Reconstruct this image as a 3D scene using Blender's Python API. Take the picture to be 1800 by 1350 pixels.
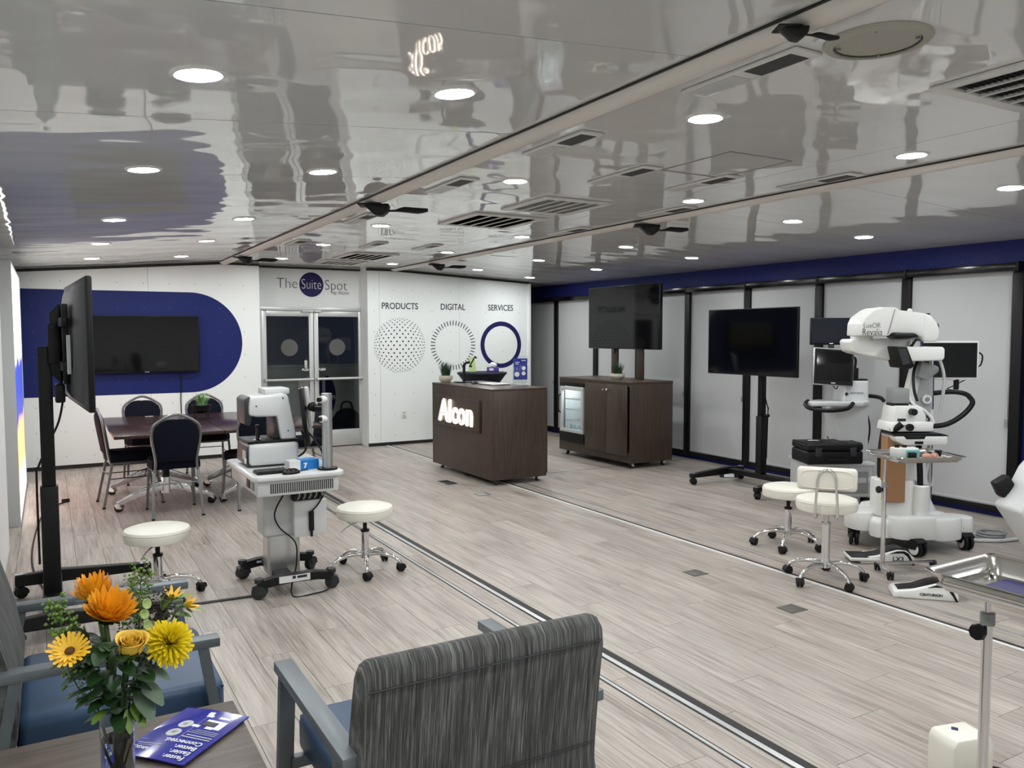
import bpy, bmesh, math, random
from mathutils import Matrix, Vector
random.seed(7)
PI = math.pi
for o in list(bpy.data.objects): bpy.data.objects.remove(o)
SC = bpy.context.scene
COL = SC.collection

# ------------------------------------------------------------------ camera
CAM_POS = Vector((0, 0, 1.6)); YAW, PITCH, ROLL = 0.5212, 0.06057, -0.0017
_f = Vector((math.sin(YAW)*math.cos(PITCH), math.cos(YAW)*math.cos(PITCH), -math.sin(PITCH)))
_r = Vector((math.cos(YAW), -math.sin(YAW), 0)); _u = _r.cross(_f)
_R = math.cos(ROLL)*_r + math.sin(ROLL)*_u; _U = -math.sin(ROLL)*_r + math.cos(ROLL)*_u
cd = bpy.data.cameras.new('camera'); cam = bpy.data.objects.new('camera', cd); COL.objects.link(cam)
cam.matrix_world = Matrix(((_R.x, _U.x, -_f.x, 0), (_R.y, _U.y, -_f.y, 0), (_R.z, _U.z, -_f.z, CAM_POS.z), (0, 0, 0, 1)))
cd.sensor_fit = 'HORIZONTAL'; cd.sensor_width = 36; cd.lens = 1418.7/1800*36; cd.clip_start = 0.05; cd.clip_end = 200
SC.camera = cam

# ------------------------------------------------------------------ world (night outside), exposure, lamp level
w = bpy.data.worlds.new('night'); SC.world = w; w.use_nodes = True
w.node_tree.nodes['Background'].inputs[0].default_value = (0.010, 0.012, 0.018, 1)
w.node_tree.nodes['Background'].inputs[1].default_value = 0.5
SC.view_settings.view_transform = 'Standard'; SC.view_settings.look = 'None'
SC.view_settings.exposure = 1.0; SC.view_settings.gamma = 1.0; SC.view_settings.use_curve_mapping = False
cy = SC.cycles; cy.max_bounces = 6; cy.diffuse_bounces = 3; cy.glossy_bounces = 3; cy.transmission_bounces = 6; cy.caustics_reflective = False; cy.caustics_refractive = False; cy.sample_clamp_indirect = 6; cy.adaptive_threshold = 0.03
LAMP = 112.0          # radiance of every downlight lens
SIGN = 7.0            # radiance of the halo-lit letters
PANEL_LIGHT = 1.2     # radiance of the backlit wall graphic

# ------------------------------------------------------------------ materials
def mat(name, col=(.8, .8, .8), rough=.5, metal=0., **kw):
    m = bpy.data.materials.new(name); m.use_nodes = True
    b = m.node_tree.nodes['Principled BSDF']
    b.inputs['Base Color'].default_value = (*col, 1); b.inputs['Roughness'].default_value = rough; b.inputs['Metallic'].default_value = metal
    for k, v in kw.items(): b.inputs[k].default_value = v
    return m
class N:
    def __init__(s, m): s.t = m.node_tree; s.b = s.t.nodes['Principled BSDF']
    def n(s, typ, **kw):
        x = s.t.nodes.new(typ)
        for k, v in kw.items():
            if isinstance(k, str) and hasattr(x, k): setattr(x, k, v)
            else: x.inputs[k].default_value = v
        return x
    def l(s, a, b): s.t.links.new(a, b)
    def math(s, op, a, b=None):
        x = s.t.nodes.new('ShaderNodeMath'); x.operation = op
        for i, v in enumerate((a, b)):
            if v is None: continue
            if isinstance(v, (int, float)): x.inputs[i].default_value = v
            else: s.l(v, x.inputs[i])
        return x.outputs[0]
    def ramp(s, fac, stops):
        x = s.t.nodes.new('ShaderNodeValToRGB'); e = x.color_ramp.elements
        while len(e) < len(stops): e.new(.5)
        for k, (p, c) in zip(e, stops): k.position = p; k.color = (*c, 1)
        s.l(fac, x.inputs[0]); return x.outputs[0]
    def mix(s, fac, a, b, mode='MIX'):
        x = s.t.nodes.new('ShaderNodeMix'); x.data_type = 'RGBA'; x.blend_type = mode
        for i, v in ((0, fac), (6, a), (7, b)):
            if isinstance(v, tuple): x.inputs[i].default_value = (*v, 1)
            elif isinstance(v, (int, float)): x.inputs[i].default_value = v
            else: s.l(v, x.inputs[i])
        return x.outputs[2]
    def pos(s, scale=(1, 1, 1), obj=False):
        src = s.n('ShaderNodeTexCoord').outputs['Object'] if obj else s.n('ShaderNodeNewGeometry').outputs['Position']
        mp = s.n('ShaderNodeMapping'); mp.inputs['Scale'].default_value = scale; s.l(src, mp.inputs['Vector']); return mp.outputs[0]
    def noise(s, vec, scale=5, detail=3, rough=.5, dist=0):
        x = s.n('ShaderNodeTexNoise'); x.inputs['Scale'].default_value = scale; x.inputs['Detail'].default_value = detail
        x.inputs['Roughness'].default_value = rough; x.inputs['Distortion'].default_value = dist
        if vec is not None: s.l(vec, x.inputs['Vector'])
        return x.outputs['Fac']
    def bump(s, h, strength=.2, dist=.01):
        x = s.n('ShaderNodeBump'); x.inputs['Strength'].default_value = strength; x.inputs['Distance'].default_value = dist
        s.l(h, x.inputs['Height']); s.l(x.outputs[0], s.b.inputs['Normal'])

def rivets(m, base, dot, axes, pitch=.3, r=.011):
    """a grid of small rivet heads printed over a wall colour"""
    k = N(m); g = k.n('ShaderNodeNewGeometry'); sx = k.n('ShaderNodeSeparateXYZ'); k.l(g.outputs['Position'], sx.inputs[0])
    d = []
    for a in axes:
        f = k.math('FRACT', k.math('DIVIDE', sx.outputs[a], pitch)); q = k.math('MULTIPLY', k.math('SUBTRACT', f, .5), pitch); d.append(k.math('MULTIPLY', q, q))
    inside = k.math('LESS_THAN', k.math('ADD', d[0], d[1]), r*r*.5)
    k.l(k.mix(inside, base, dot), k.b.inputs['Base Color'])
    return m
MT = {}
MT['white_wall'] = rivets(mat('white_wall', rough=.38), (.83, .86, .85), (.50, .52, .51), (0, 2))
MT['blue_graphic'] = rivets(mat('blue_graphic', rough=.5, **{'Specular IOR Level': .25}), (.0085, .0165, .118), (.05, .06, .19), (0, 2))
MT['blue_wall'] = rivets(mat('blue_wall', rough=.5, **{'Specular IOR Level': .25}), (.014, .021, .150), (.04, .05, .19), (1, 2))
MT['white_side'] = mat('white_side', (.83, .86, .85), .4)
MT['seam'] = mat('seam', (.03, .03, .03), .8)
MT['gasket'] = mat('gasket', (.012, .012, .012), .6)

def ceiling_mat():
    m = mat('gloss_ceiling', (.72, .72, .71), .03); k = N(m); k.b.inputs['IOR'].default_value = 1.7
    h = k.noise(k.pos((1.1, 1.9, 1.0)), 1.5, 1, .4); k.bump(h, .19, .05)
    return m
MT['ceiling'] = ceiling_mat()

def plank_mat():
    m = mat('floor_plank', rough=.42); k = N(m)
    oi = k.n('ShaderNodeObjectInfo'); geo = k.n('ShaderNodeNewGeometry')
    rnd = k.math('FRACT', k.math('ADD', oi.outputs['Random'], geo.outputs['Random Per Island']))
    off = k.n('ShaderNodeCombineXYZ'); k.l(k.math('MULTIPLY', rnd, 37.), off.inputs[0]); k.l(k.math('MULTIPLY', rnd, 91.), off.inputs[1])
    add = k.n('ShaderNodeVectorMath'); add.operation = 'ADD'; k.l(geo.outputs['Position'], add.inputs[0]); k.l(off.outputs[0], add.inputs[1])
    def nz(sc, sy, det, ro, dist):
        mp = k.n('ShaderNodeMapping'); mp.inputs['Scale'].default_value = (1, sy, 1); k.l(add.outputs[0], mp.inputs['Vector']); return k.noise(mp.outputs[0], sc, det, ro, dist)
    g1 = nz(75, .035, 4, .6, .15); g2 = nz(13, .09, 3, .55, .8); g3 = nz(2.2, .5, 2, .5, 0)
    f = k.math('ADD', k.math('ADD', k.math('MULTIPLY', g1, .52), k.math('MULTIPLY', g2, .33)), k.math('MULTIPLY', g3, .15))
    c = k.ramp(f, [(.34, (.19, .162, .142)), (.46, (.345, .305, .275)), (.56, (.455, .412, .375)), (.68, (.56, .515, .475))])
    tone = k.ramp(rnd, [(0, (.90, .86, .85)), (.3, (1.0, .97, .95)), (.6, (.95, .94, .93)), (1, (1.05, 1.04, 1.02))])
    k.l(k.mix(1., c, tone, 'MULTIPLY'), k.b.inputs['Base Color'])
    k.l(k.math('ADD', k.math('MULTIPLY', g1, .2), .3), k.b.inputs['Roughness']); k.bump(g1, .12, .004)
    return m
MT['plank'] = plank_mat()

def wood(name, dark, mid, light, scale=(1, 1, .05), s=60, rough=.38, obj=False):
    m = mat(name, rough=rough); k = N(m); g = k.noise(k.pos(scale, obj), s, 5, .6, .3)
    k.l(k.ramp(g, [(.3, dark), (.5, mid), (.72, light)]), k.b.inputs['Base Color']); return m
MT['walnut'] = wood('walnut_laminate', (.030, .0185, .0125), (.050, .0325, .0225), (.076, .051, .036))
MT['walnut_top'] = wood('walnut_top', (.030, .0185, .0125), (.050, .0325, .0225), (.076, .051, .036), (1, .05, 1))
MT['mahogany'] = wood('mahogany_top', (.020, .008, .007), (.036, .0145, .012), (.056, .024, .019), (1, .06, 1), 40, .22)
MT['grey_oak'] = wood('grey_brown_table_top', (.075, .056, .046), (.115, .090, .075), (.160, .130, .110), (.06, 1, 1), 55, .4)

MT['chrome'] = mat('chrome', (.78, .78, .79), .09, 1.)
MT['steel'] = mat('stainless_steel', (.62, .61, .58), .16, 1.)
MT['sticker'] = mat('grey_sticker', (.10, .10, .10), .6)
MT['bronze'] = mat('bronze_lid', (.10, .098, .082), .45)
MT['silver'] = mat('silver_plastic', (.40, .41, .41), .35)
MT['alu'] = mat('brushed_aluminium', (.56, .57, .57), .34, 1.)
MT['door_alu'] = mat('door_aluminium', (.62, .63, .62), .4, .55)
MT['frame_grey'] = mat('chair_frame_grey', (.19, .195, .195), .35, .7)
MT['lounge_grey'] = mat('lounge_frame_grey', (.155, .175, .190), .38, .35)
MT['black'] = mat('black_metal', (.0040, .0040, .0044), .46, **{'Specular IOR Level': .3})
MT['black_gloss'] = mat('black_gloss', (.0035, .0035, .004), .2, **{'Specular IOR Level': .4})
MT['rubber'] = mat('black_rubber', (.006, .006, .006), .62, **{'Specular IOR Level': .3})
MT['screen'] = mat('screen_glass', (.0025, .0028, .003), .06, **{'Specular IOR Level': .35})
MT['screen_blue'] = mat('screen_glass_blue', (.003, .004, .012), .12)
MT['white_plastic'] = mat('white_plastic', (.76, .76, .74), .32)
MT['device_white'] = mat('device_white', (.64, .65, .65), .3)
MT['light_grey'] = mat('light_grey_plastic', (.52, .53, .53), .4)
MT['mid_grey'] = mat('mid_grey_plastic', (.26, .27, .27), .45)
MT['dark_grey'] = mat('dark_grey_plastic', (.022, .023, .025), .42)
MT['vinyl_cream'] = mat('cream_vinyl', (.80, .77, .69), .42)
MT['beam'] = mat('beam_vinyl', (.70, .665, .62), .55)
MT['vent_white'] = mat('vent_white', (.68, .68, .66), .35)
MT['vent_dark'] = mat('vent_dark', (.03, .03, .03), .6)
MT['speaker_cloth'] = mat('speaker_grille', (.40, .39, .34), .8)
MT['shade'] = mat('roller_shade', (.53, .54, .545), .75)
MT['navy_fabric'] = mat('navy_fabric', (.0035, .0045, .0115), .95, **{'Specular IOR Level': .2})
MT['navy_cloth'] = mat('navy_spandex', (.003, .0045, .013), .65, **{'Specular IOR Level': .3})
MT['blue_vinyl'] = mat('blue_vinyl', (.026, .062, .128), .42)
MT['ink'] = mat('black_ink', (.012, .012, .02), .5)
MT['ink_grey'] = mat('grey_ink', (.10, .10, .11), .5)
MT['ink_navy'] = mat('navy_ink', (.013, .010, .088), .5, **{'Specular IOR Level': .3})
MT['print_white'] = mat('white_print', (.85, .85, .85), .45)
MT['brochure'] = mat('brochure_blue', (.030, .034, .30), .12)
MT['purple'] = mat('purple_card', (.07, .04, .26), .5)
MT['lime'] = mat('lime_card', (.50, .62, .24), .5)
MT['tissue'] = mat('tissue', (.85, .85, .84), .9)
MT['paper'] = mat('paper', (.78, .78, .77), .6)
MT['box_blue'] = mat('box_blue', (.010, .19, .58), .4)
MT['cardboard'] = mat('cardboard', (.33, .17, .08), .55)
MT['stone_pot'] = mat('stone_pot', (.50, .45, .37), .75)
MT['leaf'] = mat('leaf_green', (.018, .055, .014), .45)
MT['leaf_light'] = mat('leaf_light_green', (.14, .24, .035), .5)
MT['leaf_grey'] = mat('leaf_grey_green', (.11, .17, .11), .55)
MT['succulent'] = mat('succulent', (.22, .38, .16), .5)
MT['stem'] = mat('stem_green', (.06, .11, .025), .5)
MT['petal_orange'] = mat('petal_orange', (.92, .40, .012), .5)
MT['petal_yellow'] = mat('petal_yellow', (.93, .74, .02), .5)
MT['petal_gold'] = mat('petal_gold', (.92, .54, .03), .5)
MT['petal_rose'] = mat('petal_rose', (.92, .60, .09), .5)
MT['flower_dark'] = mat('flower_centre', (.11, .04, .01), .8)
MT['berry'] = mat('dark_berry', (.025, .018, .012), .5)
MT['bell'] = mat('green_bell', (.45, .55, .22), .5)
MT['skin_tone'] = mat('peach_silicone', (.52, .27, .18), .5)
MT['teal'] = mat('teal_plastic', (.18, .42, .45), .4)
MT['asphalt'] = mat('asphalt', (.04, .04, .042), .9)
MT['lens'] = mat('lamp_lens', (.9, .9, .9), .5); MT['lens'].node_tree.nodes['Principled BSDF'].inputs['Emission Color'].default_value = (.965, 1, .995, 1); MT['lens'].node_tree.nodes['Principled BSDF'].inputs['Emission Strength'].default_value = LAMP
MT['sign_glow'] = mat('sign_glow', (.9, .9, .9), .5); MT['sign_glow'].node_tree.nodes['Principled BSDF'].inputs['Emission Color'].default_value = (1, .86, .62, 1); MT['sign_glow'].node_tree.nodes['Principled BSDF'].inputs['Emission Strength'].default_value = SIGN*.3
MT['sign_face'] = mat('sign_face', (.62, .56, .62), .4); MT['sign_face'].node_tree.nodes['Principled BSDF'].inputs['Emission Color'].default_value = (1, .93, .95, 1); MT['sign_face'].node_tree.nodes['Principled BSDF'].inputs['Emission Strength'].default_value = .22
for k_ in ('sign_glow', 'sign_face'): MT[k_].cycles.emission_sampling = 'NONE'
MT['fridge_light'] = mat('fridge_light', (.9, .9, .9), .5); MT['fridge_light'].node_tree.nodes['Principled BSDF'].inputs['Emission Color'].default_value = (.86, .94, 1, 1); MT['fridge_light'].node_tree.nodes['Principled BSDF'].inputs['Emission Strength'].default_value = 18
MT['vase_glass'] = mat('vase_glass', (.93, .97, .95), .0, 0., **{'Transmission Weight': 1., 'IOR': 1.4})
MT['water_bottle'] = mat('bottle_plastic', (.75, .87, 1), .05, 0., **{'Transmission Weight': .8, 'IOR': 1.2})

def thin_glass(name, tint, rough=0.):
    """a thin pane: clear straight through, mirror by Fresnel"""
    m = bpy.data.materials.new(name); m.use_nodes = True; t = m.node_tree; t.nodes.clear()
    o = t.nodes.new('ShaderNodeOutputMaterial'); mx = t.nodes.new('ShaderNodeMixShader'); fr = t.nodes.new('ShaderNodeFresnel'); tr = t.nodes.new('ShaderNodeBsdfTransparent'); gl = t.nodes.new('ShaderNodeBsdfGlossy')
    fr.inputs['IOR'].default_value = 1.45; tr.inputs['Color'].default_value = (*tint, 1); gl.inputs['Roughness'].default_value = rough
    geo = t.nodes.new('ShaderNodeNewGeometry'); fm = t.nodes.new('ShaderNodeMath'); fm.operation = 'SUBTRACT'; fm.use_clamp = True      # only the front of a face mirrors
    t.links.new(fr.outputs[0], fm.inputs[0]); t.links.new(geo.outputs['Backfacing'], fm.inputs[1])
    for a, b_ in ((fm.outputs[0], mx.inputs[0]), (tr.outputs[0], mx.inputs[1]), (gl.outputs[0], mx.inputs[2]), (mx.outputs[0], o.inputs[0])): t.links.new(a, b_)
    return m
MT['glass'] = thin_glass('clear_glass', (.90, .93, .92)); MT['acrylic'] = thin_glass('acrylic', (.94, .95, .96), .02)
def fabric_stripe():
    m = mat('striated_grey_fabric', rough=.9); k = N(m)
    g = k.noise(k.pos((1, .022, .022), True), 300, 3, .75, .12)
    g2 = k.noise(k.pos((1, .3, .3), True), 12, 2, .5)
    f = k.math('ADD', k.math('MULTIPLY', g, .85), k.math('MULTIPLY', g2, .15))
    k.l(k.ramp(f, [(.30, (.013, .013, .013)), (.47, (.052, .053, .051)), (.56, (.105, .107, .103)), (.68, (.24, .24, .23))]), k.b.inputs['Base Color']); k.bump(g, .25, .003)
    return m
MT['fabric'] = fabric_stripe()
def graphic_light():
    """a printed backlit fabric: pale sky, a blue band with a spot of white, warm skin tones below"""
    m = mat('backlit_print', (.7, .7, .7), .5); k = N(m); g = k.n('ShaderNodeNewGeometry'); s = k.n('ShaderNodeSeparateXYZ'); k.l(g.outputs['Position'], s.inputs[0])
    n = k.noise(k.pos((.5, 1.2, 1.2)), 1.4, 3, .5)
    z = k.math('ADD', k.math('DIVIDE', s.outputs[2], 2.3), k.math('MULTIPLY', k.math('SUBTRACT', n, .5), .16))
    c = k.ramp(z, [(.0, (.9, .9, .88)), (.10, (.95, .80, .70)), (.17, (.75, .33, .14)), (.33, (.70, .30, .14)), (.36, (.03, .04, .25)), (.58, (.03, .05, .30)), (.61, (.75, .62, .42)), (.74, (.92, .87, .74)), (.9, (.95, .95, .93))])
    k.l(c, k.b.inputs['Base Color']); k.l(c, k.b.inputs['Emission Color']); k.b.inputs['Emission Strength'].default_value = PANEL_LIGHT
    return m
MT['backlit'] = graphic_light()

# ------------------------------------------------------------------ mesh helpers
class B:
    """collects shapes into one mesh; m picks the material slot"""
    def __init__(s): s.bm = bmesh.new()
    def _merge(s, t, M=None, m=0):
        if M is not None: bmesh.ops.transform(t, matrix=M, verts=t.verts)
        for f in t.faces: f.material_index = m
        me = bpy.data.meshes.new('tmp'); t.to_mesh(me); t.free(); s.bm.from_mesh(me); bpy.data.meshes.remove(me); return s
    def raw(s, v, f, m=0, M=None):
        t = bmesh.new(); vs = [t.verts.new(p) for p in v]
        for q in f:
            try: t.faces.new([vs[i] for i in q])
            except ValueError: pass
        bmesh.ops.recalc_face_normals(t, faces=t.faces); return s._merge(t, M, m)
    def box(s, c, d, bev=0, seg=2, rz=0, M=None, m=0):
        t = bmesh.new(); bmesh.ops.create_cube(t, size=1)
        bmesh.ops.scale(t, vec=d, verts=t.verts)
        if bev: bmesh.ops.bevel(t, geom=t.edges[:], offset=min(bev, min(d)*.49), segments=seg, profile=.5, affect='EDGES')
        L = Matrix.Translation(c) @ Matrix.Rotation(rz, 4, 'Z') if rz else Matrix.Translation(c)
        return s._merge(t, (M @ L) if M is not None else L, m)
    def bb(s, a, b, bev=0, seg=2, m=0, M=None):
        return s.box([(a[i]+b[i])/2 for i in range(3)], [abs(b[i]-a[i]) for i in range(3)], bev, seg, 0, M, m)
    def cyl(s, p0, p1, r, r2=None, n=16, m=0, cap=True):
        p0, p1 = Vector(p0), Vector(p1); d = p1-p0; q = d.to_track_quat('Z', 'Y'); r2 = r if r2 is None else r2
        v = []
        for k, (p, rr) in enumerate(((p0, r), (p1, r2))):
            for i in range(n):
                a = 2*PI*i/n; v.append(p + q @ Vector((rr*math.cos(a), rr*math.sin(a), 0)))
        f = [(i, (i+1) % n, n+(i+1) % n, n+i) for i in range(n)]
        if cap: f += [tuple(range(n-1, -1, -1)), tuple(range(n, 2*n))]
        return s.raw(v, f, m)
    def lathe(s, prof, n=24, c=(0, 0, 0), M=None, m=0, sx=1, sy=1):
        v, f = [], []
        for r, z in prof:
            for i in range(n):
                a = 2*PI*i/n; v.append((c[0]+r*math.cos(a)*sx, c[1]+r*math.sin(a)*sy, c[2]+z))
        for j in range(len(prof)-1):
            for i in range(n): f.append((j*n+i, j*n+(i+1) % n, (j+1)*n+(i+1) % n, (j+1)*n+i))
        if prof[0][0] > 1e-6: f.append(tuple(range(n-1, -1, -1)))
        if prof[-1][0] > 1e-6: f.append(tuple(range((len(prof)-1)*n, len(prof)*n)))
        t = bmesh.new(); vs = [t.verts.new(p) for p in v]
        for q in f: t.faces.new([vs[i] for i in q])
        bmesh.ops.remove_doubles(t, verts=t.verts, dist=1e-6); bmesh.ops.recalc_face_normals(t, faces=t.faces); return s._merge(t, M, m)
    def ball(s, c, r, n=12, sc=(1, 1, 1), m=0, M=None):
        t = bmesh.new(); bmesh.ops.create_uvsphere(t, u_segments=n, v_segments=max(6, n//2+1), radius=r)
        bmesh.ops.scale(t, vec=sc, verts=t.verts); L = Matrix.Translation(c); return s._merge(t, (M @ L) if M is not None else L, m)
    def tube(s, pts, r, n=8, sm=0, closed=False, m=0, sq=None):
        """sweep a circle (or the rectangle sq=(w,h)) along a path; sm subdivides it as a smooth spline; r may be a list"""
        P = [Vector(p) for p in pts]
        R = list(r) if isinstance(r, (list, tuple)) else [r]*len(P)
        if sm:
            Q, RR = [], []; k = len(P); rng = range(k if closed else k-1)
            for i in rng:
                a, b, c, d = (P[(i-1) % k] if closed or i else P[0]), P[i], P[(i+1) % k], (P[(i+2) % k] if closed or i+2 < k else P[-1])
                for j in range(sm):
                    t = j/sm; Q.append(.5*((2*b)+(c-a)*t+(2*a-5*b+4*c-d)*t*t+(3*b-a-3*c+d)*t**3)); RR.append(R[i]*(1-t)+R[(i+1) % k]*t)
            if not closed: Q.append(P[-1]); RR.append(R[-1])
            P, R = Q, RR
        k = len(P); T = []
        for i in range(k):
            a = P[(i-1) % k] if (closed or i) else P[0]; b = P[(i+1) % k] if (closed or i < k-1) else P[-1]
            T.append((b-a).normalized())
        up = Vector((0, 0, 1)) if abs(T[0].z) < .9 else Vector((0, 1, 0))
        x = up.cross(T[0]).normalized(); v = []
        if sq: nn = 4
        else: nn = n
        for i in range(k):
            x = (x - T[i]*x.dot(T[i])).normalized(); y = T[i].cross(x)
            if sq:
                for a, b in ((-1, -1), (1, -1), (1, 1), (-1, 1)): v.append(P[i]+x*a*sq[0]/2+y*b*sq[1]/2)
            else:
                for j in range(nn): a = 2*PI*j/nn; v.append(P[i]+(x*math.cos(a)+y*math.sin(a))*R[i])
        f = []
        for i in range(k if closed else k-1):
            for j in range(nn): f.append((i*nn+j, i*nn+(j+1) % nn, ((i+1) % k)*nn+(j+1) % nn, ((i+1) % k)*nn+j))
        if not closed: f += [tuple(range(nn-1, -1, -1)), tuple(range((k-1)*nn, k*nn))]
        return s.raw(v, f, m)
    def prism(s, poly, a, b, ax='y', bev=0, seg=2, m=0, M=None):
        """a 2-D outline pushed from a to b along an axis; outline coords are the other two axes in order"""
        def p3(p, t): return {'x': (t, p[0], p[1]), 'y': (p[0], t, p[1]), 'z': (p[0], p[1], t)}[ax]
        n = len(poly); t = bmesh.new(); v0 = [t.verts.new(p3(p, a)) for p in poly]; v1 = [t.verts.new(p3(p, b)) for p in poly]
        t.faces.new(v0); t.faces.new(v1[::-1])
        for i in range(n): t.faces.new((v0[i], v0[(i+1) % n], v1[(i+1) % n], v1[i]))
        bmesh.ops.recalc_face_normals(t, faces=t.faces)
        if bev: bmesh.ops.bevel(t, geom=t.edges[:], offset=bev, segments=seg, profile=.5, affect='EDGES', clamp_overlap=True)
        return s._merge(t, M, m)
    def loft(s, loops, m=0, closed=True, cap=True):
        n = len(loops[0]); v = [p for l in loops for p in l]; f = []
        for i in range(len(loops)-1):
            for j in range(n if closed else n-1): f.append((i*n+j, i*n+(j+1) % n, (i+1)*n+(j+1) % n, (i+1)*n+j))
        if cap and closed: f += [tuple(range(n-1, -1, -1)), tuple(range((len(loops)-1)*n, len(loops)*n))]
        return s.raw(v, f, m)

def obj(name, b, mats, parent=None, loc=None, rz=0, smooth=True, ang=38):
    me = bpy.data.meshes.new(name); b.bm.to_mesh(me); b.bm.free()
    for k in (mats if isinstance(mats, (list, tuple)) else [mats]): me.materials.append(MT[k])
    if smooth:
        me.shade_smooth(); me.set_sharp_from_angle(angle=math.radians(ang))
    o = bpy.data.objects.new(name, me); COL.objects.link(o)
    if parent: o.parent = parent
    if loc: o.location = loc
    if rz: o.rotation_euler = (0, 0, rz)
    return o
def tag(o, label, cat, group=None):
    o['label'] = label; o['category'] = cat
    if group: o['group'] = group
    return o
def thing(name, label, cat, loc=(0, 0, 0), rz=0, group=None):
    o = bpy.data.objects.new(name, None); o.empty_display_size = .1; COL.objects.link(o); o.location = loc; o.rotation_euler = (0, 0, rz)
    return tag(o, label, cat, group)
def struct(o, kind='structure', label=None):
    o['kind'] = kind
    if label: o['label'] = label
    return o
def sempty(name, label=None):
    o = bpy.data.objects.new(name, None); COL.objects.link(o); return struct(o, label=label)
def part(name, mesh_from, parent, loc=(0, 0, 0), rot=(0, 0, 0)):
    o = bpy.data.objects.new(name, mesh_from); COL.objects.link(o); o.parent = parent; o.location = loc; o.rotation_euler = rot; return o
def dup(root, loc, rz=0, label=None, cat=None):
    r = root.copy(); COL.objects.link(r); r.location = loc; r.rotation_euler = (0, 0, rz)
    if label: r['label'] = label
    def kids(src, dst):
        for ch in list(src.children):
            c = ch.copy(); COL.objects.link(c); c.parent = dst; kids(ch, c)
    kids(root, r); return r
AX = {'-y': ((1, 0, 0), (0, 0, 1)), '-x': ((0, -1, 0), (0, 0, 1)), '+x': ((0, 1, 0), (0, 0, 1)), 'z': ((1, 0, 0), (0, 1, 0))}
def text(name, s, size, at, face, mt, parent=None, align='CENTER', depth=.001, bold=0., shear=0., sx=1., ax=None, ay=None):
    """flat lettering standing on a surface"""
    cu = bpy.data.curves.new('t', 'FONT'); cu.body = s; cu.size = size; cu.align_x = align; cu.align_y = 'CENTER'; cu.extrude = depth; cu.offset = bold; cu.shear = shear; cu.resolution_u = 4
    t = bpy.data.objects.new('t', cu); COL.objects.link(t)
    dg = bpy.context.evaluated_depsgraph_get(); me = bpy.data.meshes.new_from_object(t.evaluated_get(dg)); bpy.data.objects.remove(t); bpy.data.curves.remove(cu)
    x, y = (Vector(v) for v in (AX[face] if face else (ax, ay))); z = x.cross(y)
    me.transform(Matrix(((x.x*sx, y.x, z.x, at[0]), (x.y*sx, y.y, z.y, at[1]), (x.z*sx, y.z, z.z, at[2]), (0, 0, 0, 1))))
    me.materials.clear()
    for k in (mt if isinstance(mt, (list, tuple)) else [mt]): me.materials.append(MT[k])
    o = bpy.data.objects.new(name, me); COL.objects.link(o)
    if parent: o.parent = parent
    return o
def disc(c, r, n=40, z=.0, ry=None):
    return [(c[0]+r*math.cos(2*PI*i/n), c[1]+(ry or r)*math.sin(2*PI*i/n)) for i in range(n)]
ORD = ['first', 'second', 'third', 'fourth', 'fifth', 'sixth', 'seventh', 'eighth']

# ------------------------------------------------------------------ room shell
XL, XR, YF, YB, YD, YN = -.42, 7.20, -2.2, 11.0, 11.3, 12.1
XB1, XB2 = 1.95, 4.36               # where the two roof hinges run
def cz(x):                           # underside of the ceiling: level in the middle, falling towards both wings
    return 2.55 - (.08*(XB1-x) if x < XB1 else .05*(x-XB2) if x > XB2 else 0)

def view_px(p):
    d = Vector(p)-CAM_POS; z = d.dot(_f)
    return None if z < .2 else (900+1418.7*d.dot(_R)/z, 675-1418.7*d.dot(_U)/z)
floor = sempty('floor', 'grey brown wood plank floor running through the whole room')
b = B(); b.bb((XL-.1, YF-.1, -.06), (XR+.3, YN+.2, -.008)); obj('subfloor', b, 'seam', floor)
PW, PLN = .182, 1.22
planks = []
nx = int((XR-XL)/PW)+1
for i in range(nx):
    x0 = XL + i*PW; y = YF - (i*0.4137 % 1)*PLN
    while y < YN:
        a, e = max(y, YF), min(y+PLN, YN)
        if e-a > .05: planks.append((x0, min(x0+PW, XR), a, e))
        y += PLN
def shown(p):
    q = []
    for x in (p[0], p[1]):
        for y in (p[2], p[3]):
            v = view_px((x, y, 0))
            if v is None: return 0
            q.append(v)
    xs = [max(0, min(1800, v[0])) for v in q]; ys = [max(0, min(1350, v[1])) for v in q]
    if max(xs)-min(xs) < 2 or max(ys)-min(ys) < 2: return 0
    d = Vector(((p[0]+p[1])/2, (p[2]+p[3])/2, -1.6)).length
    return (p[1]-p[0])*(p[3]-p[2])/d**3
planks.sort(key=shown, reverse=True)
pm = {}
def plank_mesh(w_, l_):
    k = (round(w_, 3), round(l_, 3))
    if k not in pm:
        t = B(); g = .0011; t.bb((-w_/2+g, -l_/2+g, -.008), (w_/2-g, l_/2-g, 0)); me = bpy.data.meshes.new('plank'); t.bm.to_mesh(me); t.bm.free(); me.materials.append(MT['plank']); pm[k] = me
    return pm[k]
for p in planks[:300]: part('plank', plank_mesh(p[1]-p[0], p[3]-p[2]), floor, ((p[0]+p[1])/2, (p[2]+p[3])/2, 0))
V, Fc = [], []
for p in planks[300:]:
    g = .0011; k = len(V)
    V += [(x, y, z) for z in (-.008, 0) for x, y in ((p[0]+g, p[2]+g), (p[1]-g, p[2]+g), (p[1]-g, p[3]-g), (p[0]+g, p[3]-g))]
    Fc += [(k+4, k+5, k+6, k+7)] + [(k+i, k+(i+1) % 4, k+4+(i+1) % 4, k+4+i) for i in range(4)]
me = bpy.data.meshes.new('plank_rest'); me.from_pydata(V, [], Fc); me.materials.append(MT['plank'])
o = bpy.data.objects.new('floor_planks', me); COL.objects.link(o); o.parent = floor; o['kind'] = 'stuff'

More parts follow.
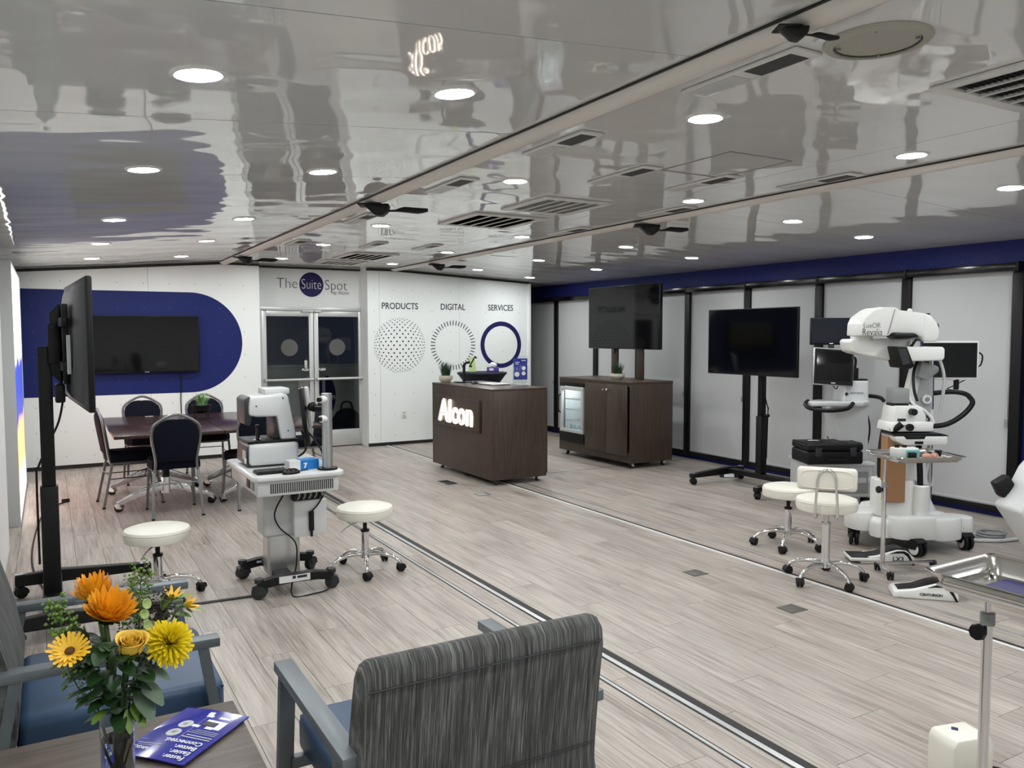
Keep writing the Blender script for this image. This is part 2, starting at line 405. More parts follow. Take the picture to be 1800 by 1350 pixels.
# floor tracks (where the floors fold) -- metal and rubber strips
def strips(name, rows, label):
    e = sempty(name, label)
    for nm, x0, x1, z, mt in rows:
        t = B(); t.bb((x0, YF+.02, -.004), (x1, YB+.25, z), .0008, 1); obj(nm, t, mt, e)
strips('trim_1', [('rubber_seal', 2.375, 2.418, .003, 'gasket'), ('metal_edge', 2.345, 2.372, .005, 'alu'), ('groove', 2.336, 2.344, .001, 'gasket')], 'black and silver folding floor track nearest the lounge chairs')
strips('trim_2', [('groove', 2.178, 2.186, .001, 'gasket'), ('metal_edge', 2.187, 2.203, .003, 'alu'), ('groove', 2.204, 2.212, .001, 'gasket')], 'thin double line metal floor strip beside the near track')
strips('trim_3', [('white_edge', 4.222, 4.246, .005, 'white_plastic'), ('rubber_seal', 4.248, 4.278, .004, 'gasket')], 'white and black folding floor track under the reception counter')
strips('trim_4', [('metal_edge', 4.425, 4.437, .003, 'alu'), ('groove', 4.438, 4.444, .001, 'gasket')], 'thin metal floor strip to the right of the white track')
e = sempty('trim_5', 'fine dark joint across the floor between counter and cabinet'); b = B(); b.bb((4.45, 7.83, -.004), (XR, 7.838, .001)); obj('joint', b, 'gasket', e)

# --- back wall in three pieces (the wings stand forward of the door bay)
def zwall(name, x0, x1, y, seams, base=.05, label=None):
    e = sempty(name, label); xs = [x0]+seams+[x1]
    for a, c in zip(xs, xs[1:]):
        t = B(); g = .0015
        br = [x for x in (XB1, XB2) if a < x < c]
        top = [(x, cz(x)-.03) for x in [c-g]+br[::-1]+[a+g]]
        t.prism([(a+g, base), (c-g, base)]+top, y, y+.07); obj('wall_panel', t, 'white_wall', e, smooth=False)
    t = B(); t.bb((x0+.03, y+.071, 0), (x1-.03, y+.12, 2.6)); t.bb((x0+.01, y+.012, .0), (x1-.01, y+.05, base)); obj('backing', t, 'gasket', e, smooth=False)
    br = [x for x in (XB1, XB2) if x0 < x < x1]
    for a, c in zip([x0]+br, br+[x1]):
        t = B(); t.prism([(a, cz(a)-.032), (c, cz(c)-.032), (c, cz(c)-.005), (a, cz(a)-.005)], y-.012, y+.04); obj('top_gasket', t, 'gasket', e, smooth=False)
    return e
wl = zwall('wall_back_left', XL, 2.454, YB, [1.10], label='white riveted wall with blue rounded graphic behind the conference table')
wr = zwall('wall_back_right', 3.95, 6.62, YB, [4.13, 5.40], label='white riveted wall with three round graphics behind the counter')
b = B(); b.prism([(XL+.13, .874), (1.58, .874)] + [(1.58+.64*math.cos(a), 1.512+.638*math.sin(a)) for a in [(-PI/2+PI*i/40) for i in range(1, 40)]] + [(1.58, 2.150), (XL+.13, 2.150)], YB-.002, YB); obj('blue_graphic', b, 'blue_graphic', wl, smooth=False)
# door bay
wc = sempty('wall_back_center', 'white panel above the glass doors with company lettering')
b = B(); b.bb((2.40, YD, 1.985), (4.12, YD+.08, 2.56)); obj('header_panel', b, 'white_wall', wc, smooth=False)
b = B(); b.bb((2.38, YD, 0), (2.515, YD+.08, 1.985)); b.bb((3.995, YD-.005, 0), (4.14, YD+.08, 2.55)); obj('side_panel', b, 'door_alu', wc, smooth=False)
b = B(); b.bb((2.40, YB+.1, 0), (2.454, YD, 2.55)); b.bb((3.95, YB+.05, 0), (4.0, YD, 2.55)); obj('return_panel', b, 'white_side', wc, smooth=False)
b = B(); b.bb((2.42, YD-.02, 2.525), (4.05, YD+.03, 2.55)); obj('top_gasket', b, 'gasket', wc)
cx, czc = 3.238, 2.312
b = B(); b.prism(disc((cx, czc), .172), YD-.003, YD, 'y'); obj('round_logo', b, 'ink_navy', wc, smooth=False)
text('lettering', 'The', .205, (cx-.19, YD-.004, czc+.005), '-y', 'ink', wc, 'RIGHT', bold=-.004, sx=.92)
text('lettering', 'Suite', .205, (cx, YD-.005, czc), '-y', 'print_white', wc, bold=-.004, sx=.72)
text('lettering', 'Spot', .205, (cx+.185, YD-.004, czc-.005), '-y', 'ink', wc, 'LEFT', bold=-.004, sx=.88)
text('lettering', 'by Alcon', .075, (cx+.30, YD-.004, czc-.105), '-y', 'ink_grey', wc, 'LEFT', bold=-.001, sx=.9)
# print on the right back wall
for s_, x in (('PRODUCTS', 4.444), ('DIGITAL', 5.293), ('SERVICES', 6.114)):
    text('lettering', s_, .128, (x, YB-.002, 2.018), '-y', 'ink', wr, bold=.001, sx=.86)
b = B()
for i in range(-13, 14):
    for j in range(-13, 14):
        u = (i+(.5 if j % 2 else 0))*.150; v = j*.092
        q = math.hypot(u, v)
        if q > .98: continue
        k = math.sin(q*PI/2)/q if q > 1e-6 else PI/2
        r = .0135*(.35+.65*math.cos(q*PI/2)); x, z = 4.438+u*k*.395, 1.455+v*k*.395
        b.raw([(x+r*math.cos(a*PI/4), YB-.002, z+r*math.sin(a*PI/4)) for a in range(8)], [tuple(range(8))])
obj('dot_globe', b, 'ink', wr, smooth=False)
b = B()
for i in range(44):
    a = 2*PI*i/44; c_, s_ = math.cos(a), math.sin(a); h = .0065
    b.raw([(5.296+r*c_-k*s_*h, YB-.002, 1.447+r*s_+k*c_*h) for r, k in ((.30, -1), (.372, -1), (.372, 1), (.30, 1))], [(0, 1, 2, 3)])
obj('tick_circle', b, 'ink', wr, smooth=False)
b = B(); n = 64; v = []
for r in (.362, .292):
    v += [(6.12+r*math.cos(2*PI*i/n), YB-.002, 1.449+r*math.sin(2*PI*i/n)) for i in range(n)]
b.raw(v, [(i, (i+1) % n, n+(i+1) % n, n+i) for i in range(n)]); obj('ring_graphic', b, 'ink_navy', wr, smooth=False)
# end trim of that wall and the short wall behind it
b = B(); b.bb((6.60, YB-.02, 0), (6.655, YB+.1, cz(6.6)-.03), .006); o = obj('trim_6', b, 'white_side'); struct(o, label='white vertical corner trim at the right end of the back wall')
b = B(); b.bb((6.5, YN, 0), (XR, YN+.08, 2.6)); struct(obj('wall_back_alcove', b, 'white_side', smooth=False), label='narrow white wall in the corner by the windows')

# --- right wall: blue, with a run of shaded windows
PY = [3.82, 4.85, 5.86, 6.88, 7.90, 8.91, 9.92, 11.01, 12.05]
b = B(); b.bb((XR, YF, 0), (XR+.1, YN+.1, 2.6)); struct(obj('wall_right', b, 'blue_wall', smooth=False), label='dark blue wall carrying the row of roller shades')
for i in range(8):
    y0, y1 = PY[i], PY[i+1]; nm = ['nearest', 'second nearest', 'third nearest', 'fourth nearest', 'fifth nearest', 'sixth nearest', 'second farthest', 'farthest'][i]
    e = sempty('window_%d' % (i+1), 'window covered by a white roller shade, %s of the eight' % nm)
    t = B(); t.bb((7.13, y0-.045, .05), (XR, y0+.045, 2.13), .004); obj('post', t, 'black', e)
    if i == 7: t = B(); t.bb((7.13, y1-.045, .05), (XR, y1+.045, 2.13), .004); obj('post', t, 'black', e)
    t = B(); t.bb((7.075, y0-.01, 2.135), (XR, y1-.012, 2.205), .006); obj('cassette', t, 'black_gloss', e)
    t = B(); t.bb((7.07, y0-.03, 2.128), (XR, y0-.012, 2.215), .003); obj('bracket', t, 'black', e)
    t = B(); t.bb((7.165, y0+.045, .12), (7.172, y1-.045, 2.14)); obj('roller_shade', t, 'shade', e)
    t = B(); t.bb((7.158, y0+.045, .095), (7.18, y1-.045, .122), .004); obj('hem_bar', t, 'light_grey', e)
    t = B(); t.bb((7.14, y0+.04, .05), (XR, y1-.04, .098), .003); obj('bottom_rail', t, 'black', e)
    t = B(); t.tube([(7.142, y0+.06, 2.1), (7.142, y0+.062, .86)], .005, 6); t.tube([(7.150, y0+.072, 2.1), (7.150, y0+.062, .86)], .004, 6); ch = obj('pull_chain', t, 'light_grey', e)
    t = B(); t.cyl((7.144, y0+.062, .80), (7.144, y0+.062, .865), .018, n=10); obj('chain_weight', t, 'mid_grey', ch)

# --- left wall with backlit print panels
b = B(); b.bb((XL-.1, YF, 0), (XL, YB+.1, 2.5)); struct(obj('wall_left', b, 'white_side', smooth=False), label='white wall along the left edge')
lb = thing('light_box', 'tall backlit fabric print panel in a pale frame on the far left wall', 'light box', (XL, 7.86, 0))
b = B(); b.bb((.002, 0, .0), (.176, .022, 2.22), .003); b.bb((.002, 2.30, 0), (.176, 2.32, 2.22), .003); b.bb((.002, .022, 2.20), (.176, 2.30, 2.22)); b.bb((.002, .022, 0), (.176, 2.30, .03)); obj('frame', b, 'light_grey', lb)
b = B(); b.bb((.08, .022, .03), (.168, 2.30, 2.20)); obj('print_panel', b, 'backlit', lb, smooth=False)
lb2 = thing('light_box', 'white framed panel box at the very left edge, nearer than the lit print', 'light box', (XL, 5.7, 0))
b = B(); b.bb((.002, .0, .0), (.124, 1.28, 2.22), .004); obj('frame', b, 'device_white', lb2)
b = B(); b.bb((.124, .03, .03), (.126, 1.25, 2.19)); obj('print_panel', b, 'print_white', lb2, smooth=False)
b = B(); b.bb((XL, YF-.1, 0), (XR, YF, 2.6)); struct(obj('wall_front', b, 'white_side', smooth=False), label='white wall behind the photographer')

# --- glass doors and what lies outside
e = sempty('trim_7', 'aluminium frame around the pair of glass doors')
b = B(); b.bb((2.515, YD-.03, 1.945), (3.995, YD+.05, 1.99), .004); b.bb((2.515, YD-.03, 0), (2.535, YD+.05, 1.95)); b.bb((3.975, YD-.03, 0), (3.995, YD+.05, 1.95)); obj('frame', b, 'door_alu', e)
for i, (x0, x1) in enumerate(((2.537, 3.250), (3.258, 3.973))):
    e = sempty('door_%d' % (i+1), ['left', 'right'][i]+' aluminium framed glass door of the pair')
    for a, c in ((x0, x0+.062), (x1-.062, x1)): t = B(); t.bb((a, YD-.02, .012), (c, YD+.025, 1.94), .004); obj('stile', t, 'door_alu', e)
    t = B(); t.bb((x0+.062, YD-.02, 1.865), (x1-.062, YD+.025, 1.94), .004); obj('top_rail', t, 'door_alu', e)
    t = B(); t.bb((x0+.062, YD-.02, .012), (x1-.062, YD+.025, .245), .004); obj('bottom_rail', t, 'door_alu', e)
    t = B(); t.bb((x0+.06, YD-.001, .243), (x1-.06, YD+.005, 1.867)); obj('pane', t, 'glass', e, smooth=False)
    t = B(); t.tube([(x0+.02, YD-.075, .985), (x1-.02, YD-.075, .985)], .018, 10); t.box((x0+.03, YD-.045, .985), (.03, .06, .04), .005); t.box((x1-.03, YD-.045, .985), (.03, .06, .04), .005); obj('push_bar', t, 'door_alu', e)
    c = (x0+x1)/2; t = B(); t.prism(disc((c+(.02 if i == 0 else -.02), 1.43), .118), YD-.004, YD-.002, 'y'); obj('round_sticker', t, 'sticker', e, smooth=False)
    text('lettering', 'PUSH', .045, ((x1-.11) if i == 0 else (x0+.11), YD-.003, 1.115), '-y', 'print_white', e, bold=.001)
    if i == 0: t = B(); t.bb((x1-.13, YD-.012, 1.14), (x1-.09, YD-.002, 1.25), .003); t.bb((x1-.115, YD-.02, 1.17), (x1-.105, YD-.012, 1.22)); obj('lock_plate', t, 'light_grey', e)
    t = B(); t.bb(((x1-.16) if i == 0 else x0, YD-.05, 1.925), (x1 if i == 0 else x0+.1, YD-.02, 1.95), .004); obj('door_closer_arm', t, 'door_alu', e)
b = B(); b.bb((-3, YN+.3, -1.2), (12, 30, -1.1)); struct(obj('ground_outside', b, 'asphalt', smooth=False), label='dark ground outside the doors')
b = B(); b.bb((1.8, YD+.08, -.1), (5.2, 14.2, -.01)); struct(obj('floor_landing', b, 'mid_grey', smooth=False), label='landing outside the glass doors')
bar = thing('deck_railing', 'grey railing panel with a navy oval sign seen through the glass doors', 'railing', (3.3, 13.0, -.01))
b = B(); b.bb((-1.2, 0, .05), (1.5, .03, 1.10)); obj('panel', b, 'light_grey', bar, smooth=False)
b = B(); b.bb((-1.25, -.02, 1.09), (1.55, .05, 1.14), .008); obj('top_rail', b, 'light_grey', bar)
for x in (-1.2, -.3, .6, 1.5): b = B(); b.bb((x-.025, -.01, 0), (x+.025, .045, 1.1)); obj('post', b, 'light_grey', bar)
b = B(); b.prism(disc((.64, .62), .16, 40, ry=.33), -.006, -.002, 'y'); sg = obj('oval_sign', b, 'ink_navy', bar, smooth=False)
text('lettering', 'Alcon', .13, (.64, -.008, .60), '-y', 'print_white', bar, bold=.001)
bag = thing('dark_bag', 'dark bag slumped on the landing behind the right glass door', 'bag', (4.02, 12.2, -.01))
b = B(); b.lathe([(0, 0), (.20, .0), (.24, .08), (.22, .28), (.14, .42), (.05, .47), (0, .47)], 16, sx=1.15, sy=.7); obj('body', b, 'navy_fabric', bag)
b = B(); b.tube([(-.1, 0, .42), (-.06, 0, .56), (.06, 0, .56), (.1, 0, .42)], .015, 6, 5); obj('strap', b, 'rubber', bag)

# --- ceiling: glossy panels in three bays, dark joints between
ceil = sempty('ceiling', 'glossy white panelled ceiling, level in the middle and sloping to both sides')
def cpanel(x0, x1, y0, y1):
    g = .003; t = B()
    t.prism([(x0+g, cz(x0)), (x1-g, cz(x1)), (x1-g, cz(x1)+.01), (x0+g, cz(x0)+.01)], y0+g, y1-g); obj('ceiling_panel', t, 'ceiling', ceil, smooth=False)
ys = [YF] + [2.14+1.222*k for k in range(-3, 8)] + [YB+.1]
for a, c in zip(ys, ys[1:]): cpanel(XL, XB1, a, c)
ys = [YF] + [3.45+1.25*k for k in range(-4, 7)] + [YN+.1]
for a, c in zip(ys, ys[1:]): cpanel(XB2, XR, a, c)
ys = [YF, .95, 4.6, 8.1, YD+.1]
for a, c in zip(ys, ys[1:]): cpanel(XB1, 3.78, a, c); cpanel(3.78, XB2, a, c)
b = B()
b.raw([(XL-.1, YF-.1, cz(XL-.1)+.012), (XB1, YF-.1, 2.562), (XB2, YF-.1, 2.562), (XR+.1, YF-.1, cz(XR+.1)+.012), (XR+.1, YN+.2, cz(XR+.1)+.012), (XB2, YN+.2, 2.562), (XB1, YN+.2, 2.562), (XL-.1, YN+.2, cz(XL-.1)+.012)], [(0, 1, 6, 7), (1, 2, 5, 6), (2, 3, 4, 5)]); obj('roof_deck', b, 'seam', ceil, smooth=False)

# hinge beams: soft vinyl covers with a dark lip
def beam(name, x0, x1, drop, label):
    e = sempty(name, label); n = 10
    poly = [(x0+.006, 2.549)] + [(x0+(x1-x0)*(i/n), 2.548-drop*math.sin(PI*i/n)**.7) for i in range(1, n)] + [(x1, 2.549)]
    t = B(); t.prism(poly, YF, YB-.02, 'y'); obj('cover', t, 'beam', e, ang=60)
    t = B(); t.bb((x0-.006, YF, 2.541), (x0+.004, YB-.02, 2.549), .002); obj('dark_lip', t, 'gasket', e)
    t = B(); t.bb((x1+.002, YF, 2.540), (x1+.009, YB-.02, 2.549)); obj('edge_seam', t, 'mid_grey', e)
beam('trim_8', 1.945, 2.085, .034, 'off white hinge cover running along the near ceiling joint')
beam('trim_9', 4.29, 4.45, .03, 'off white hinge cover running along the far ceiling joint')

def latch(loc, rz, label, flip=1):
    t = thing('ceiling_latch', label, 'latch', loc, rz, 'black latches on the ceiling hinges')
    b = B(); b.prism([(-.085, .0), (.0, -.075), (.05, -.085), (.095, -.05), (.105, 0)], -.055, .055, 'y', .012, 2); obj('body', b, 'black', t)
    b = B(); b.tube([(.09, 0, -.045), (.14, .02*flip, -.04), (.20, .05*flip, -.028), (.29, .09*flip, -.03), (.36, .11*flip, -.022)], [.006, .008, .02, .022, .012], 8, 3); obj('handle', b, 'black', t)
    b = B(); b.box((-.03, 0, -.006), (.16, .15, .012), .004); obj('mount_plate', b, 'black', t)
    return t
latch((2.01, 5.42, 2.512), -.5, 'black ceiling latch midway along the near hinge cover')
latch((1.95, 1.72, 2.512), -.5, 'black ceiling latch on the near hinge cover, closest to the camera').scale = (.45, .45, .45)
latch((2.01, 9.75, 2.512), -.5, 'black ceiling latch on the near hinge cover, by the back wall')
latch((4.38, 5.35, 2.516), -.55, 'black ceiling latch midway along the far hinge cover')
latch((4.40, 9.6, 2.516), -.55, 'black ceiling latch on the far hinge cover, by the back wall')

# --- downlights
def downlight(x, y, label):
    t = thing('downlight', label, 'ceiling light', (x, y, cz(x)), 0, 'round ceiling downlights')
    t.rotation_euler = (0, -math.atan(.08 if x < XB1 else -.05 if x > XB2 else 0), 0)
    part('trim_ring', DL[0], t); part('lens', DL[1], t)
def _m(b, mt, sm=True):
    me = bpy.data.meshes.new('m'); b.bm.to_mesh(me); b.bm.free(); me.materials.append(MT[mt])
    if sm: me.shade_smooth(); me.set_sharp_from_angle(angle=.6)
    return me
b = B(); b.lathe([(.066, -.004), (.074, -.008), (.086, -.004), (.088, 0), (.066, 0), (.066, -.004)], 32); d0 = _m(b, 'white_plastic')
b = B(); v_ = [(.0665*math.cos(2*PI*i/16), .0665*math.sin(2*PI*i/16), -.0045) for i in range(16)]; b.raw(v_, [tuple(range(15, -1, -1))]); d1 = _m(b, 'lens', False)
DL = (d0, d1)
rows = [('left wing, outer row', .44, [2.76, 4.45, 6.47, 8.19, 9.80], 1), ('left wing, inner row', 1.34, [2.76, 4.42, 6.48, 8.15, 9.86], 1),
        ('middle bay, left row', 2.53, [2.70, 4.36, 6.68, 8.36, 10.1], 1), ('middle bay, right row', 4.0, [2.71, 4.38, 6.77, 8.45, 10.15], 1),
        ('right wing, inner row', 5.2, [2.85, 4.54, 6.69, 8.40, 10.0], 1), ('right wing, row nearest the shades', 6.24, [2.9, 4.66, 6.85, 8.65, 10.33], 1)]
for nm, x, yy, _ in rows:
    n = len(yy)
    for i, y in enumerate(yy): downlight(x, y, 'round ceiling downlight, %s, %s from the back wall' % (nm, ORD[n-1-i]))
    for k, y in enumerate((yy[0]-1.75, yy[0]-3.5)): downlight(x, y, 'round ceiling downlight, %s, %s from the back wall' % (nm, ORD[n+k]))

# --- vents
def vent(x0, x1, y0, y1, n, dark, label):
    t = thing('ceiling_vent', label, 'vent', ((x0+x1)/2, (y0+y1)/2, 2.55)); W, L = (x1-x0)/2, (y1-y0)/2
    b = B()
    for a, c in (((-W, -L), (W, -L+.055)), ((-W, L-.055), (W, L)), ((-W, -L+.055), (-W+.055, L-.055)), ((W-.055, -L+.055), (W, L-.055))): b.bb((*a, -.016), (*c, -.001), .004)
    obj('frame', b, 'vent_white', t)
    b = B(); b.bb((-W+.05, -L+.05, -.003), (W-.05, L-.05, -.001)); obj('backing', b, 'vent_dark' if dark else 'light_grey', t)
    iw = 2*W-.11
    for k in range(1, n):
        x = -W+.055+iw*k/n; b = B(); b.bb((x-.007, -L+.055, -.016), (x+.007, L-.055, -.004)); obj('bar', b, 'vent_white', t)
    m_ = int((2*L-.11)/.022); b = B()
    for k in range(m_): y = -L+.06+k*.022; b.raw([(-W+.055, y, -.012), (W-.055, y, -.012), (W-.055, y+.012, -.004), (-W+.055, y+.012, -.004)], [(0, 1, 2, 3)])
    o = obj('louvre', b, 'dark_grey' if dark else 'vent_white', t, smooth=False)
vent(2.97, 3.58, 1.25, 1.95, 5, True, 'large dark louvred ceiling vent near the camera at the right')
vent(2.90, 3.55, 5.60, 6.32, 5, True, 'dark louvred ceiling vent in the middle of the room')
vent(2.98, 3.56, 4.72, 5.36, 5, False, 'pale louvred ceiling vent in front of the dark one')
vent(3.05, 3.62, 8.95, 9.75, 5, True, 'dark louvred ceiling vent close to the glass doors')
vent(3.05, 3.62, 10.0, 10.6, 5, False, 'pale louvred ceiling vent just before the glass doors')
def diffuser(x, y, label, L=.56):
    t = thing('linear_diffuser', label, 'vent', (x, y, 2.55))
    b = B(); b.bb((-.065, -.18, -.012), (.065, -.18+L, -.001), .004); obj('plate', b, 'vent_white', t)
    b = B(); b.bb((-.045, -.14, -.0135), (.045, .07, -.0115)); obj('grille', b, 'vent_dark', t)
    b = B(); b.bb((-.045, .12, -.0135), (.045, -.20+L, -.0115)); obj('pale_grille', b, 'light_grey', t)
for x, y, lb_ in ((2.23, 2.07, 'first small slotted ceiling plate from the camera, beside the near hinge'), (2.24, 3.31, 'second small slotted ceiling plate from the camera, beside the near hinge'), (2.24, 4.58, 'third small slotted ceiling plate from the camera, beside the near hinge'),
                  (2.24, 6.24, 'fourth small slotted ceiling plate from the camera, beside the near hinge'), (2.24, 8.2, 'fifth small slotted ceiling plate from the camera, beside the near hinge'), (2.99, 3.78, 'small slotted ceiling plate in the middle bay, before the pale vent'), (2.99, 8.02, 'small slotted ceiling plate in the middle bay, left of two by the far vent'),
                  (3.58, 3.74, 'small slotted ceiling plate right of the pale vent'), (3.57, 7.95, 'small slotted ceiling plate in the middle bay, right of two by the far vent'), (4.16, 3.34, 'first small slotted ceiling plate from the camera, beside the far hinge'), (4.16, 4.75, 'second small slotted ceiling plate from the camera, beside the far hinge'), (4.16, 6.1, 'third small slotted ceiling plate from the camera, beside the far hinge')):
    diffuser(x, y, lb_)
sp = thing('ceiling_speaker', 'large round beige speaker set in the ceiling at the top right', 'speaker', (2.36, 1.73, 2.55))
b = B(); b.lathe([(.128, -.006), (.135, -.016), (.160, -.010), (.166, -.001), (.128, -.001), (.128, -.006)], 48); obj('rim', b, 'speaker_cloth', sp)
b = B(); b.lathe([(0, -.012), (.08, -.010), (.129, -.006), (.129, -.002), (0, -.002)], 40); obj('grille', b, 'speaker_cloth', sp)
for k in range(4):
    a = .6+k*PI/2; b = B(); b.box((.118*math.cos(a), .118*math.sin(a), -.012), (.016, .008, .006), .002, rz=a); obj('clip', b, 'mid_grey', sp)
b = B(); b.bb((3.10, 3.12, 2.546), (3.56, 3.125, 2.5495)); b.bb((3.10, 3.66, 2.546), (3.56, 3.665, 2.5495)); b.bb((3.10, 3.12, 2.546), (3.105, 3.665, 2.5495)); b.bb((3.555, 3.12, 2.546), (3.56, 3.665, 2.5495)); o = obj('trim_10', b, 'mid_grey'); struct(o, label='thin square joint of an access hatch in the middle ceiling')

# ------------------------------------------------------------------ shared small pieces
def caster(b, c, r=.03, w=.04, ang=0, hood=True, m=0, mh=0):
    """twin-wheel castor with a hood, resting on z=0 under c=(x,y,top)"""
    M = Matrix.Translation((c[0], c[1], 0)) @ Matrix.Rotation(ang, 4, 'Z')
    for s in (-1, 1):
        t = B(); t.lathe([(0, -w*.22), (r*.7, -w*.22), (r, -w*.12), (r, w*.12), (r*.7, w*.22), (0, w*.22)], 18, M=M @ Matrix.Translation((0, s*w*.27, r)) @ Matrix.Rotation(PI/2, 4, 'X')); me = bpy.data.meshes.new('t'); t.bm.to_mesh(me); t.bm.free()
        for p in me.polygons: p.material_index = m
        b.bm.from_mesh(me); bpy.data.meshes.remove(me)
    if hood:
        pts = [(r*1.12*math.cos(a), r+r*1.12*math.sin(a)) for a in [(-.15+i*(PI*.75+.15)/8) for i in range(9)]] + [(-r*.3, r*.9), (r*.3, r*.85)]
        b.prism(pts, -w*.55, w*.55, 'y', m=mh, M=M)
    b.cyl((c[0], c[1], r*1.6), (c[0], c[1], c[2]), r*.3, n=10, m=mh)

def stool(name, label, loc, rz, top, back=False):
    t = thing(name, label, 'stool', loc, rz)
    R = .19; s0 = top-.085
    b = B(); b.lathe([(0, s0), (R-.03, s0), (R-.006, s0+.008), (R, s0+.03), (R, top-.03), (R-.004, top-.026), (R+.001, top-.022), (R-.006, top-.008), (R-.03, top), (0, top+.002)], 40); obj('seat', b, 'vinyl_cream', t)
    b = B(); b.cyl((0, 0, s0-.012), (0, 0, s0), .075, n=20); obj('seat_plate', b, 'black', t)
    lo = .10
    b = B(); b.cyl((0, 0, lo), (0, 0, s0-.09), .026, n=18); b.cyl((0, 0, lo-.01), (0, 0, lo+.035), .032, n=18); obj('column', b, 'chrome', t)
    b = B(); b.cyl((0, 0, s0-.09), (0, 0, s0-.01), .014 if not back else .018, n=14); b.cyl((0, 0, s0-.095), (0, 0, s0-.08), .029, n=18); obj('piston', b, 'black' if not back else 'steel', t)
    if not back: b = B(); b.tube([(0, 0, s0-.02), (-.12, .0, s0-.03), (-.20, .0, s0-.065)], .0045, 8, 3); obj('height_lever', b, 'chrome', t)
    for k in range(5):
        a = 2*PI*k/5+.3; c, s = math.cos(a), math.sin(a)
        b = B(); b.tube([(.02*c, .02*s, lo+.012), (.10*c, .10*s, lo+.02), (.19*c, .19*s, lo), (.235*c, .235*s, lo-.03), (.245*c, .245*s, .055)], [.015, .014, .012, .011, .010], 10, 4); lg = obj('leg', b, 'chrome', t)
        b = B(); caster(b, (.245*c, .245*s, .06), .027, .044, a+.8); obj('castor', b, 'rubber', lg)
    if back:
        b = B(); b.tube([(-.055, -.10, s0-.008), (-.062, -.20, s0-.012), (-.064, -.232, s0+.05), (-.056, -.245, top+.10), (-.05, -.25, top+.17), (-.03, -.252, top+.205), (0, -.252, top+.215), (.03, -.252, top+.205), (.05, -.25, top+.17), (.056, -.245, top+.10), (.064, -.232, s0+.05), (.062, -.20, s0-.012), (.055, -.10, s0-.008)], .0085, 10, 4); obj('back_bracket', b, 'chrome', t)
        b = B(); b.box((0, -.222, top+.155), (.35, .05, .145), .024, 3); pd = obj('back_pad', b, 'vinyl_cream', t)
        b = B(); n = 40; pts = []
        for i in range(n):
            a = 2*PI*i/n; q = 4.; x = .155*abs(math.cos(a))**(2/q)*(1 if math.cos(a) > 0 else -1); z = .056*abs(math.sin(a))**(2/q)*(1 if math.sin(a) > 0 else -1); pts.append((x, -.248, top+.155+z))
        b.tube(pts, .003, 6, 0, True); obj('piping', b, 'vinyl_cream', pd)
    return t
stool('rolling_stool', 'cream round rolling stool beside the diagnostic cart', (1.83, 5.20, 0), .35, .45)
stool('rolling_stool', 'cream round rolling stool by the mobile screen stand at the left', (.54, 5.28, 0), 1.0, .44)
stool('rolling_stool', 'cream round rolling stool behind the stool with a backrest', (4.81, 4.19, 0), .9, .465)
stool('rolling_stool', 'cream rolling stool with a small backrest on a chrome bow', (4.34, 3.47, 0), -.9, .55, True)

# ------------------------------------------------------------------ conference corner
def flip_table(label, x0, x1, y0, y1, z=.74):
    t = thing('conference_table', label, 'table', ((x0+x1)/2, (y0+y1)/2, 0)); W, L = (x1-x0)/2, (y1-y0)/2
    b = B(); b.bb((-W, -L, z-.028), (W, L, z), .004); obj('tabletop', b, 'mahogany', t)
    b = B(); b.bb((-.03, -L+.35, z-.075), (.03, L-.35, z-.028)); obj('underframe', b, 'black', t)
    for s in (-1, 1):
        yy = s*(L-.45)
        b = B(); b.cyl((0, yy, .24), (0, yy, z-.03), .035, n=16); b.box((0, yy, z-.05), (.22, .09, .035), .005); lg = obj('leg_column', b, 'black', t)
        b = B()
        for q in (-1, 1): b.prism([(q*.0, .27), (q*.0, .17), (q*.10, .155), (q*.40, .06), (q*.42, .075), (q*.42, .095), (q*.12, .235)], yy-.022, yy+.022, 'y', .006, 2)
        b.cyl((0, yy, .14), (0, yy, .29), .042, n=16); obj('foot', b, 'chrome', t)
        for q in (-1, 1): b = B(); caster(b, (q*.40, yy, .08), .036, .045, .7*q, True, 0, 1); obj('castor', b, ['rubber', 'chrome'], t)
    for y in (-L+.08, L-.08): b = B(); b.bb((-.04, y-.012, z-.001), (.04, y+.012, z+.003), .001); obj('cable_grommet', b, 'light_grey', t)
    return t
flip_table('dark wood folding conference table at the left, on chrome castor feet', .46, 1.365, 7.62, 9.45)
flip_table('dark wood folding conference table at the right, half behind the cart', 1.372, 2.277, 7.62, 9.45)

